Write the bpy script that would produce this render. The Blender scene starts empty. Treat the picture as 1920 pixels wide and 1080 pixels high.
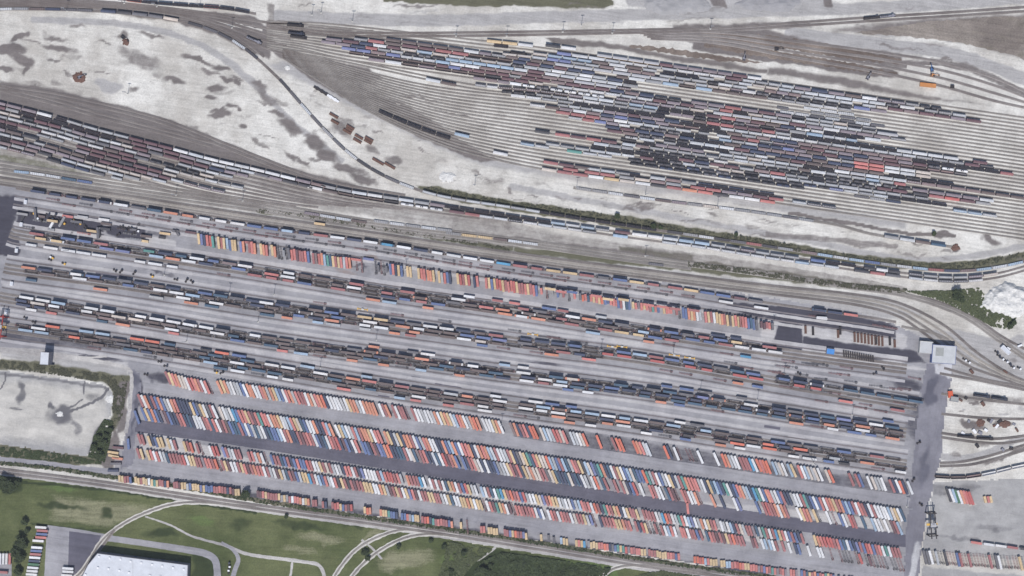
import bpy, math, random
import numpy as np
from math import radians, sin, cos, atan2, hypot, pi
random.seed(7)
rng = np.random.default_rng(11)
SC = bpy.context.scene
COL = SC.collection
S = 0.6                                   # metres of ground per unit of plan coordinates
def P(px, py): return ((px - 960) * S, (540 - py) * S)

# ------------------------------------------------------------------ camera, sky, sun, exposure
H = 1827.0
cam = bpy.data.cameras.new('camera'); camo = bpy.data.objects.new('camera', cam); COL.objects.link(camo)
camo.location = (0, 0, H); camo.rotation_euler = (0, 0, 0)
cam.sensor_fit = 'HORIZONTAL'; cam.angle = 2 * math.atan(576.0 / H)
cam.clip_start = 10; cam.clip_end = 20000
SC.camera = camo
SUN_EL, SUN_AZ = 59.0, 188.0              # elevation; compass bearing of the sun (from the south)
w = bpy.data.worlds.new('World'); SC.world = w; w.use_nodes = True
wn = w.node_tree.nodes; wl = w.node_tree.links
sky = wn.new('ShaderNodeTexSky'); sky.sky_type = 'NISHITA'; sky.sun_disc = False
sky.sun_elevation = radians(SUN_EL); sky.sun_rotation = radians(SUN_AZ)
sky.altitude = 200; sky.air_density = 1.0; sky.dust_density = 1.5
wl.new(sky.outputs[0], wn['Background'].inputs[0]); wn['Background'].inputs[1].default_value = 0.10
sl = bpy.data.lights.new('sun', 'SUN'); so = bpy.data.objects.new('sun', sl); COL.objects.link(so)
sl.energy = 3.5; sl.angle = radians(0.6); sl.color = (1.0, 0.965, 0.93)
az = radians(SUN_AZ); so.rotation_euler = (radians(90 - SUN_EL), 0, pi - az + 0.0)
# thin summer air between the camera and the ground
hz = bpy.data.meshes.new('haze'); _x, _y, _z0, _z1 = 9500., 9500., -2., 1850.
hz.from_pydata([(a * _x, b * _y, c) for c in (_z0, _z1) for a, b in ((-1, -1), (1, -1), (1, 1), (-1, 1))], [], [(0, 3, 2, 1), (4, 5, 6, 7), (0, 1, 5, 4), (1, 2, 6, 5), (2, 3, 7, 6), (3, 0, 4, 7)])
hm = bpy.data.materials.new('haze'); hm.use_nodes = True; hm.node_tree.nodes.remove(hm.node_tree.nodes['Principled BSDF'])
pv = hm.node_tree.nodes.new('ShaderNodeVolumePrincipled'); hm.node_tree.links.new(pv.outputs[0], hm.node_tree.nodes['Material Output'].inputs['Volume'])
pv.inputs['Color'].default_value = (.84, .86, 1.0, 1); pv.inputs['Density'].default_value = 2.8e-5; pv.inputs['Anisotropy'].default_value = 0
hz.materials.append(hm); ho = bpy.data.objects.new('haze', hz); COL.objects.link(ho); ho['kind'] = 'stuff'; ho['label'] = 'thin pale air over the whole yard'
SC.view_settings.view_transform = 'Standard'; SC.view_settings.look = 'None'
SC.view_settings.exposure = 0.06; SC.view_settings.gamma = 1

# ------------------------------------------------------------------ helpers
def lin(r, g, b):
    f = lambda c: (c / 255 / 12.92) if c / 255 <= 0.04045 else ((c / 255 + 0.055) / 1.055) ** 2.4
    return (f(r), f(g), f(b), 1)
def new_mat(name):
    m = bpy.data.materials.new(name); m.use_nodes = True
    return m, m.node_tree.nodes, m.node_tree.links, m.node_tree.nodes['Principled BSDF']
def nz(N, L, vec, scale, detail=4, rough=.6):
    n = N.new('ShaderNodeTexNoise'); n.inputs['Scale'].default_value = scale
    n.inputs['Detail'].default_value = detail; n.inputs['Roughness'].default_value = rough
    L.new(vec, n.inputs['Vector']); return n.outputs['Fac']
def mr(N, L, v, a, b, c=0., d=1., smooth=False):
    n = N.new('ShaderNodeMapRange'); L.new(v, n.inputs[0])
    if smooth: n.interpolation_type = 'SMOOTHSTEP'
    for i, x in enumerate((a, b, c, d)): n.inputs[1 + i].default_value = x
    return n.outputs[0]
def mth(N, L, op, a, b):
    n = N.new('ShaderNodeMath'); n.operation = op
    for i, x in enumerate((a, b)):
        if isinstance(x, (int, float)): n.inputs[i].default_value = x
        else: L.new(x, n.inputs[i])
    return n.outputs[0]
def mix(N, L, f, a, b, mode='MIX'):
    n = N.new('ShaderNodeMix'); n.data_type = 'RGBA'; n.blend_type = mode
    for i, x in ((0, f), (6, a), (7, b)):
        if isinstance(x, (int, float, tuple)): n.inputs[i].default_value = x
        else: L.new(x, n.inputs[i])
    return n.outputs[2]
def mapping(N, L, vec, rot, scale):
    n = N.new('ShaderNodeMapping'); L.new(vec, n.inputs[0])
    n.inputs['Rotation'].default_value = (0, 0, rot); n.inputs['Scale'].default_value = scale
    return n.outputs[0]

def ground_mat(name, c1, c2, m1, m2, m3, streak=.25, ang=8.3, fine=.25, sscale=(0.012, 0.28, 1), big=.01, masks=True, mottle=.3):
    """ground cover: two tones by wide noise, streaks along the yard, three painted ground masks with ragged edges"""
    m, N, L, B = new_mat(name)
    tc = N.new('ShaderNodeTexCoord').outputs['Object']
    wide = nz(N, L, tc, big, 7, .68)
    col = mix(N, L, mr(N, L, wide, .38, .64, smooth=True), c1, c2)
    rot = mapping(N, L, mapping(N, L, tc, radians(ang), (1, 1, 1)), 0, sscale)
    st = nz(N, L, rot, 1.0, 6, .62)
    grain = nz(N, L, tc, .55, 5, .75)
    mid = nz(N, L, tc, .06, 6, .7)
    if mottle:
        mo = mth(N, L, 'ADD', mth(N, L, 'MULTIPLY', nz(N, L, tc, .035, 8, .78), .6), mth(N, L, 'MULTIPLY', st, .4))
        col = mix(N, L, mr(N, L, mo, .50, .68, 0, mottle, True), col, m1)
    if masks:
        at = N.new('ShaderNodeAttribute'); at.attribute_name = 'mask'
        sep = N.new('ShaderNodeSeparateColor'); L.new(at.outputs['Color'], sep.inputs[0])
        rag = mth(N, L, 'ADD', mth(N, L, 'MULTIPLY', nz(N, L, tc, .10, 9, .8), .75), mth(N, L, 'MULTIPLY', grain, .35))
        rag = mth(N, L, 'ADD', rag, mth(N, L, 'MULTIPLY', st, .55))
        for ch, mc in ((2, m3), (1, m2), (0, m1)):
            v = mth(N, L, 'ADD', sep.outputs[ch], rag)
            f = mr(N, L, v, .88, 1.52, 0, 1, True)
            f = mth(N, L, 'MULTIPLY', f, mr(N, L, sep.outputs[ch], 0, .3, smooth=True))
            col = mix(N, L, f, col, mc)
    lum = mth(N, L, 'ADD', mr(N, L, st, .3, .7, 1 - streak, 1 + streak), mr(N, L, grain, .3, .7, -fine * 1.3, fine * 1.3))
    sc_ = nz(N, L, mapping(N, L, mapping(N, L, tc, radians(ang + 2), (1, 1, 1)), 0, (.007, 1.3, 1)), 1.0, 3, .6)
    lum = mth(N, L, 'ADD', lum, mr(N, L, sc_, .60, .70, 0, .10)); lum = mth(N, L, 'ADD', lum, mr(N, L, sc_, .40, .31, 0, -.13))
    lum = mth(N, L, 'ADD', lum, mr(N, L, nz(N, L, tc, .42, 3, .6), .66, .74, 0, -.28))
    lum = mth(N, L, 'ADD', lum, mr(N, L, mid, .3, .7, -.15, .15))
    cc = N.new('ShaderNodeCombineColor')
    for i in range(3): L.new(lum, cc.inputs[i])
    col = mix(N, L, 1.0, col, cc.outputs[0], 'MULTIPLY')
    L.new(col, B.inputs['Base Color']); B.inputs['Roughness'].default_value = .95
    B.inputs['Specular IOR Level'].default_value = .1
    return m
def plain_mat(name, c, rough=.7, var=.18, sc=.3, metal=0.):
    m, N, L, B = new_mat(name)
    tc = N.new('ShaderNodeTexCoord').outputs['Object']
    v = mr(N, L, nz(N, L, tc, sc, 5, .7), .3, .7, 1 - var, 1 + var)
    cc = N.new('ShaderNodeCombineColor')
    for i in range(3): L.new(v, cc.inputs[i])
    L.new(mix(N, L, 1.0, c, cc.outputs[0], 'MULTIPLY'), B.inputs['Base Color'])
    B.inputs['Roughness'].default_value = rough; B.inputs['Metallic'].default_value = metal
    return m
def paint_mat(name, attr, sx=.5):
    """weathered paint; the colour of each vehicle or box comes from its object colour, or from 'tint' on merged ones"""
    m, N, L, B = new_mat(name)
    if attr:
        a = N.new('ShaderNodeAttribute'); a.attribute_name = 'tint'; base = a.outputs['Color']
        tc = N.new('ShaderNodeTexCoord').outputs['Object']
    else:
        oi = N.new('ShaderNodeObjectInfo'); base = oi.outputs['Color']
        tc = N.new('ShaderNodeTexCoord').outputs['Object']
        ad = N.new('ShaderNodeVectorMath'); ad.operation = 'ADD'; L.new(tc, ad.inputs[0])
        L.new(oi.outputs['Location'], ad.inputs[1]); tc = ad.outputs[0]
    n1 = nz(N, L, tc, sx, 5, .7); n2 = nz(N, L, tc, .09, 3, .5)
    v = mth(N, L, 'ADD', mr(N, L, n1, .3, .7, .80, 1.14), mr(N, L, n2, .3, .7, -.10, .10))
    cc = N.new('ShaderNodeCombineColor')
    for i in range(3): L.new(v, cc.inputs[i])
    col = mix(N, L, 1.0, base, cc.outputs[0], 'MULTIPLY')
    col = mix(N, L, mr(N, L, nz(N, L, tc, .8, 6, .75), .56, .78, 0, .55), col, lin(120, 96, 84))
    L.new(col, B.inputs['Base Color']); B.inputs['Roughness'].default_value = .62
    return m

def mesh_obj(name, verts, faces, mats, midx=None, parent=None, **kw):
    me = bpy.data.meshes.new(name)
    me.from_pydata([tuple(v) for v in verts], [], [tuple(f) for f in faces])
    for m in (mats if isinstance(mats, (list, tuple)) else [mats]): me.materials.append(m)
    if midx is not None: me.polygons.foreach_set('material_index', midx)
    me.update()
    o = bpy.data.objects.new(name, me); COL.objects.link(o)
    if parent is not None: o.parent = parent
    tag(o, **kw); return o
def tag(o, label=None, cat=None, group=None, kind=None):
    for k, v in (('label', label), ('category', cat), ('group', group), ('kind', kind)):
        if v: o[k] = v
    return o
class MB:
    """collects boxes, prisms and tubes into one mesh"""
    def __init__(s): s.v = []; s.f = []; s.m = []
    def add(s, vs, fs, mi=0):
        b = len(s.v); s.v += [tuple(x) for x in vs]; s.f += [tuple(b + i for i in f) for f in fs]; s.m += [mi] * len(fs)
    def box(s, x0, x1, y0, y1, z0, z1, mi=0, bottom=False):
        vs = [(x0, y0, z0), (x1, y0, z0), (x1, y1, z0), (x0, y1, z0), (x0, y0, z1), (x1, y0, z1), (x1, y1, z1), (x0, y1, z1)]
        fs = [(4, 5, 6, 7), (0, 1, 5, 4), (1, 2, 6, 5), (2, 3, 7, 6), (3, 0, 4, 7)]
        if bottom: fs.append((3, 2, 1, 0))
        s.add(vs, fs, mi)
    def prism_x(s, prof, x0, x1, mi=0, x0t=None, x1t=None):
        """profile of (y,z) points extruded along x"""
        n = len(prof); vs = [(x0, y, z) for y, z in prof] + [(x1, y, z) for y, z in prof]
        fs = [(i, i + n, (i + 1) % n + n, (i + 1) % n) for i in range(n)] + [tuple(range(n)), tuple(range(2 * n - 1, n - 1, -1))]
        s.add(vs, fs, mi)
    def bar(s, a, b, r, mi=0):
        a = np.array(a, float); b = np.array(b, float); d = b - a; d /= max(1e-6, np.linalg.norm(d))
        u = np.cross(d, (0, 0, 1.)); u = np.array((1., 0, 0)) if np.linalg.norm(u) < 1e-3 else u / np.linalg.norm(u)
        v = np.cross(d, u); vs = []
        for p in (a, b):
            for cu, cv in ((-1, -1), (1, -1), (1, 1), (-1, 1)): vs.append(p + r * (cu * u + cv * v))
        s.add(vs, [(0, 1, 5, 4), (1, 2, 6, 5), (2, 3, 7, 6), (3, 0, 4, 7), (3, 2, 1, 0), (4, 5, 6, 7)], mi)
    def cyl_y(s, x, y0, y1, z, r, n=8, mi=0):
        vs = [(x + r * cos(2 * pi * k / n), y, z + r * sin(2 * pi * k / n)) for y in (y0, y1) for k in range(n)]
        s.add(vs, [(i, (i + 1) % n, (i + 1) % n + n, i + n) for i in range(n)] + [tuple(range(n - 1, -1, -1)), tuple(range(n, 2 * n))], mi)
    def cyl_z(s, x, y, r, z0, z1, n=10, mi=0, r1=None):
        r1 = r if r1 is None else r1
        vs = [(x + (r, r1)[j] * cos(2 * pi * k / n), y + (r, r1)[j] * sin(2 * pi * k / n), (z0, z1)[j]) for j in (0, 1) for k in range(n)]
        s.add(vs, [(i, (i + 1) % n, (i + 1) % n + n, i + n) for i in range(n)] + [tuple(range(n, 2 * n))], mi)
    def build(s, name, mats, parent=None, **kw): return mesh_obj(name, s.v, s.f, mats, s.m, parent, **kw)
    def mesh(s, name, mats):
        me = bpy.data.meshes.new(name); me.from_pydata(s.v, [], s.f)
        for m in mats: me.materials.append(m)
        me.polygons.foreach_set('material_index', s.m); me.update(); return me

def smooth(pts, step=8.0):
    """Catmull-Rom through plan points, resampled at even steps"""
    p = [np.array(q, float) for q in pts]
    if len(p) == 2: out = [p[0] + (p[1] - p[0]) * t for t in np.linspace(0, 1, 40)]
    else:
        p = [2 * p[0] - p[1]] + p + [2 * p[-1] - p[-2]]; out = []
        for i in range(1, len(p) - 2):
            d = np.linalg.norm(p[i + 1] - p[i])
            a, b, c, e = p[i - 1:i + 3]
            k = max(3, int(d / step))
            for t in np.linspace(0, 1, k, endpoint=False):
                out.append(.5 * (2 * b + (c - a) * t + (2 * a - 5 * b + 4 * c - e) * t * t + (3 * b - a - 3 * c + e) * t ** 3))
        out.append(p[-2])
    out = np.array(out); d = np.r_[0, np.cumsum(np.hypot(*np.diff(out, axis=0).T))]
    n = max(2, int(d[-1] / step)); t = np.linspace(0, d[-1], n + 1)
    return np.c_[np.interp(t, d, out[:, 0]), np.interp(t, d, out[:, 1])]
def resample_n(c, n):
    d = np.r_[0, np.cumsum(np.hypot(*np.diff(c, axis=0).T))]; t = np.linspace(0, d[-1], n)
    return np.c_[np.interp(t, d, c[:, 0]), np.interp(t, d, c[:, 1])]
def between(g0, g1, n):
    a = resample_n(smooth(g0), 260); b = resample_n(smooth(g1), 260)
    return [a + (b - a) * k / max(1, n - 1) for k in range(n)]
def offset(c, d):
    t = np.gradient(c, axis=0); t /= np.hypot(*t.T)[:, None]
    return c + np.c_[-t[:, 1], t[:, 0]] * d
def clipx(c, x0, x1):
    k = (c[:, 0] >= x0) & (c[:, 0] <= x1); return c[k]
def yat(c, x): return float(np.interp(x, c[:, 0], c[:, 1]))
def world(c): return np.c_[(c[:, 0] - 960) * S, (540 - c[:, 1]) * S]

def inside(X, Y, poly):
    r = np.zeros(X.shape, bool); n = len(poly)
    for i in range(n):
        x0, y0 = poly[i]; x1, y1 = poly[(i + 1) % n]
        if y0 == y1: continue
        c = ((y0 > Y) != (y1 > Y)) & (X < (x1 - x0) * (Y - y0) / (y1 - y0) + x0); r ^= c
    return r
def vnoise(X, Y, scale, seed):
    r = np.random.default_rng(seed).random((257, 257)); u = X / scale + 500.3; v = Y / scale + 400.7
    i = np.floor(u).astype(int); j = np.floor(v).astype(int); fu = u - i; fv = v - j
    fu = fu * fu * (3 - 2 * fu); fv = fv * fv * (3 - 2 * fv); g = lambda a, b: r[a % 257, b % 257]
    return (g(i, j) * (1 - fu) + g(i + 1, j) * fu) * (1 - fv) + (g(i, j + 1) * (1 - fu) + g(i + 1, j + 1) * fu) * fv
def segdist(X, Y, c):
    D = np.full(X.shape, 1e9)
    for (x0, y0), (x1, y1) in zip(c[:-1], c[1:]):
        dx, dy = x1 - x0, y1 - y0; t = np.clip(((X - x0) * dx + (Y - y0) * dy) / (dx * dx + dy * dy + 1e-9), 0, 1)
        D = np.minimum(D, np.hypot(X - x0 - t * dx, Y - y0 - t * dy))
    return D
def sst(a, b, x):
    t = np.clip((x - a) / (b - a), 0, 1); return t * t * (3 - 2 * t)
def paint(X, Y, items):
    """masks in plan coordinates: blob, band or area, each on one of three channels"""
    wx = X + (vnoise(X, Y, 22, 1) - .5) * 16 + (vnoise(X, Y, 8, 2) - .5) * 7
    wy = Y + (vnoise(X, Y, 18, 3) - .5) * 9 + (vnoise(X, Y, 7, 4) - .5) * 5
    M = np.zeros(X.shape + (3,))
    for it in items:
        k, ch, st = it[0], it[1], it[2]
        if k == 'blob':
            _, _, _, cx, cy, rx, ry, an = it; a = radians(an)
            dx, dy = wx - cx, wy - cy; u = (dx * cos(a) + dy * sin(a)) / rx; v = (-dx * sin(a) + dy * cos(a)) / ry
            f = 1 - sst(.35, 1.15, np.hypot(u, v))
        elif k == 'band':
            wd, pts = it[3], it[4]; f = 1 - sst(wd * .35, wd * .65, segdist(X * .6 + wx * .4, Y * .7 + wy * .3, smooth(pts, 16)))
        else:
            soft, poly = it[3], it[4]; q = poly + [poly[0]]
            ax, ay = X * .5 + wx * .5, Y * .5 + wy * .5
            d = segdist(ax, ay, q); ins = inside(ax, ay, poly); f = sst(-soft, soft, np.where(ins, d, -d))
        M[..., ch] = np.maximum(M[..., ch], f * st)
    return M
def grid_sheet(name, poly, z, mat, items, step=3.0, jag=2.0, **kw):
    xs = [p[0] for p in poly]; ys = [p[1] for p in poly]
    gx = np.arange(min(xs) - step, max(xs) + 2 * step, step); gy = np.arange(min(ys) - step, max(ys) + 2 * step, step)
    X, Y = np.meshgrid(gx, gy); M = paint(X, Y, items)
    cx = (X[:-1, :-1] + X[1:, 1:]) / 2; cy = (Y[:-1, :-1] + Y[1:, 1:]) / 2
    ins = inside(cx + (vnoise(cx, cy, 9, 8) - .5) * 2 * jag, cy + (vnoise(cx, cy, 7, 9) - .5) * 2 * jag, poly)
    idx = np.arange(X.size).reshape(X.shape)
    q = np.stack([idx[1:, :-1], idx[1:, 1:], idx[:-1, 1:], idx[:-1, :-1]], -1)[ins]
    used = np.unique(q); rm = np.zeros(X.size, int); rm[used] = np.arange(len(used)); q = rm[q]
    V = np.c_[(X.ravel()[used] - 960) * S, (540 - Y.ravel()[used]) * S, np.full(len(used), z)]
    return fast_mesh(name, V, q, [mat], colors=('mask', np.c_[M.reshape(-1, 3)[used], np.ones(len(used))]), **kw)
def fast_mesh(name, V, Q, mats, midx=None, colors=None, corner=None, **kw):
    me = bpy.data.meshes.new(name); nv, nq = len(V), len(Q); k = Q.shape[1]
    me.vertices.add(nv); me.vertices.foreach_set('co', np.asarray(V, np.float32).ravel())
    me.loops.add(nq * k); me.loops.foreach_set('vertex_index', Q.astype(np.int32).ravel())
    me.polygons.add(nq); me.polygons.foreach_set('loop_start', np.arange(0, nq * k, k, dtype=np.int32))
    for m in mats: me.materials.append(m)
    if midx is not None: me.polygons.foreach_set('material_index', np.asarray(midx, np.int32))
    me.update(calc_edges=True)
    if colors is not None:
        a = me.attributes.new(colors[0], 'FLOAT_COLOR', 'POINT'); a.data.foreach_set('color', np.asarray(colors[1], np.float32).ravel())
    if corner is not None:
        u = me.uv_layers.new(name='UVMap'); u.data.foreach_set('uv', np.asarray(corner, np.float32).ravel())
    o = bpy.data.objects.new(name, me); COL.objects.link(o); tag(o, **kw); return o
NR = [0]
def ribbon(name, pts, width, z, mat, jag=0., raw=False, **kw):
    """strip of ground along a line of plan points; width in metres"""
    NR[0] += 1; z = z + (NR[0] % 12) * .0015
    c = world(pts if raw else smooth(pts, 5)); n = len(c)
    t = np.gradient(c, axis=0); t /= np.hypot(*t.T)[:, None]; nn = np.c_[-t[:, 1], t[:, 0]]
    s = np.r_[0, np.cumsum(np.hypot(*np.diff(c, axis=0).T))]
    wv = np.interp(np.linspace(0, 1, n), np.linspace(0, 1, len(width)), width) if isinstance(width, (list, tuple)) else np.full(n, float(width))
    l = c + nn * (wv / 2 + rng.uniform(-jag, jag, n))[:, None]; r = c - nn * (wv / 2 + rng.uniform(-jag, jag, n))[:, None]
    V = np.r_[np.c_[l, np.full(n, z)], np.c_[r, np.full(n, z)]]
    i = np.arange(n - 1); Q = np.c_[i + n, i + n + 1, i + 1, i]
    uv = np.stack([np.c_[np.zeros(n - 1), s[:-1]], np.c_[np.zeros(n - 1), s[1:]], np.c_[np.ones(n - 1), s[1:]], np.c_[np.ones(n - 1), s[:-1]]], 1)
    return fast_mesh(name, V, Q, [mat], corner=uv, **kw)
def patch(name, poly, z, mat, jag=.6, **kw):
    q = []
    for a, b in zip(poly, poly[1:] + poly[:1]):
        k = max(1, int(hypot(b[0] - a[0], b[1] - a[1]) / 6))
        for t in range(k):
            q.append((a[0] + (b[0] - a[0]) * t / k + random.uniform(-jag, jag), a[1] + (b[1] - a[1]) * t / k + random.uniform(-jag, jag)))
    v = [P(*p) + (z,) for p in q]
    ar = sum(v[i][0] * v[(i + 1) % len(v)][1] - v[(i + 1) % len(v)][0] * v[i][1] for i in range(len(v)))
    if ar < 0: v = v[::-1]
    return mesh_obj(name, v, [tuple(range(len(v)))], mat, **kw)

# ------------------------------------------------------------------ colours
PAL = dict(w=(218, 218, 220), g=(176, 178, 182), r=(174, 96, 97), R=(202, 82, 78), m=(114, 74, 84), b=(82, 110, 166), n=(54, 68, 102),
           o=(222, 132, 90), y=(216, 180, 118), c=(150, 180, 208), C=(20, 150, 200), t=(60, 150, 140), k=(66, 65, 74), s=(214, 112, 104),
           d=(104, 102, 110), e=(50, 120, 80), B=(108, 90, 88), p=(206, 190, 176), v=(110, 122, 178), T=(48, 92, 124), u=(150, 150, 154), x=(138, 113, 114),
           G=(196, 200, 206), O=(230, 102, 60), h=(140, 124, 134), Q=(158, 104, 106))
NAMES = dict(w='white', g='light grey', r='brick red', R='bright red', m='maroon', b='blue', n='navy blue', o='orange', y='tan yellow', c='pale blue',
             C='bright cyan', t='teal', k='black', s='salmon red', d='dark grey', e='green', B='rust brown', p='cream', v='violet blue', T='steel blue',
             u='drab grey', x='faded brown', G='silver white', O='vivid orange', h='mauve brown', Q='dull red')
def tone(c, var=.10):
    q = lin(*PAL[c]); l_ = .25 * q[0] + .6 * q[1] + .15 * q[2]; q = [(v * .70 + l_ * .30) * .90 + .008 for v in q]; f = 1 + random.uniform(-var, var); a = random.uniform(-.02, .02)
    return (min(1, max(0, q[0] * f + a * q[0])), min(1, q[1] * f), min(1, max(0, q[2] * f - a * q[2])), 1)
ORD = 'zeroth first second third fourth fifth sixth seventh eighth ninth tenth eleventh twelfth thirteenth fourteenth fifteenth sixteenth seventeenth eighteenth nineteenth'.split()
TENS = {20: 'twenty', 30: 'thirty', 40: 'forty', 50: 'fifty', 60: 'sixty', 70: 'seventy', 80: 'eighty', 90: 'ninety'}
def ordn(n):
    if n < 20: return ORD[n]
    if n >= 100: return 'hundred-and-' + ordn(n - 100) if n > 100 else 'hundredth'
    t, u = n // 10 * 10, n % 10
    return TENS[t] + '-' + ORD[u] if u else TENS[t][:-1] + 'ieth'

# ------------------------------------------------------------------ ground
GROUND = ground_mat('limestone_ground', lin(178, 174, 167), lin(212, 210, 204), lin(114, 108, 106), lin(98, 97, 80), lin(162, 160, 159), streak=.15, fine=.14, sscale=(.018, .4, 1))
PAVE = ground_mat('yard_asphalt', lin(138, 137, 141), lin(157, 156, 159), lin(72, 71, 80), lin(176, 174, 174), lin(140, 130, 128), streak=.13, fine=.06, sscale=(.008, .34, 1))
GRASS = ground_mat('meadow_grass', lin(78, 86, 56), lin(100, 105, 73), lin(56, 65, 44), lin(130, 129, 104), lin(92, 108, 66), streak=.15, fine=.2, sscale=(.03, .3, 1), ang=0)
CONC = ground_mat('old_concrete', lin(148, 147, 147), lin(166, 165, 164), lin(104, 103, 106), lin(184, 181, 175), lin(140, 142, 138), streak=.10, fine=.07, sscale=(.03, .12, 1))
DARKROAD = ground_mat('fresh_asphalt', lin(92, 91, 102), lin(104, 102, 112), lin(90, 90, 100), lin(140, 140, 146), lin(122, 112, 112), streak=.1, fine=.05, masks=False)
AISLE = ground_mat('worn_asphalt', lin(140, 139, 144), lin(157, 156, 160), lin(90, 90, 100), lin(140, 140, 146), lin(122, 112, 112), streak=.15, fine=.06, masks=False)
ROADM = ground_mat('grey_road', lin(116, 115, 123), lin(136, 135, 142), lin(92, 92, 102), lin(182, 182, 184), lin(150, 150, 150), streak=.06, fine=.06, ang=-80)
LANE = ground_mat('pale_lane', lin(164, 162, 165), lin(180, 178, 178), lin(90, 90, 100), lin(140, 140, 146), lin(122, 112, 112), streak=.1, fine=.08, masks=False)
RUNWAY = ground_mat('runway_beam', lin(104, 100, 102), lin(126, 121, 123), lin(90, 90, 100), lin(140, 140, 146), lin(122, 112, 112), streak=.15, fine=.12, masks=False)
GRAVEL = ground_mat('track_gravel', lin(158, 155, 154), lin(184, 181, 177), lin(90, 90, 100), lin(140, 140, 146), lin(122, 112, 112), streak=.2, fine=.15, masks=False)
WHITEG = ground_mat('crushed_stone', lin(184, 181, 175), lin(202, 199, 193), lin(90, 90, 100), lin(140, 140, 146), lin(122, 112, 112), streak=.05, fine=.1, masks=False)
BRUSH = ground_mat('brushy_soil', lin(84, 86, 70), lin(108, 104, 90), lin(90, 90, 100), lin(140, 140, 146), lin(122, 112, 112), streak=.2, fine=.3, masks=False)

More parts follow.
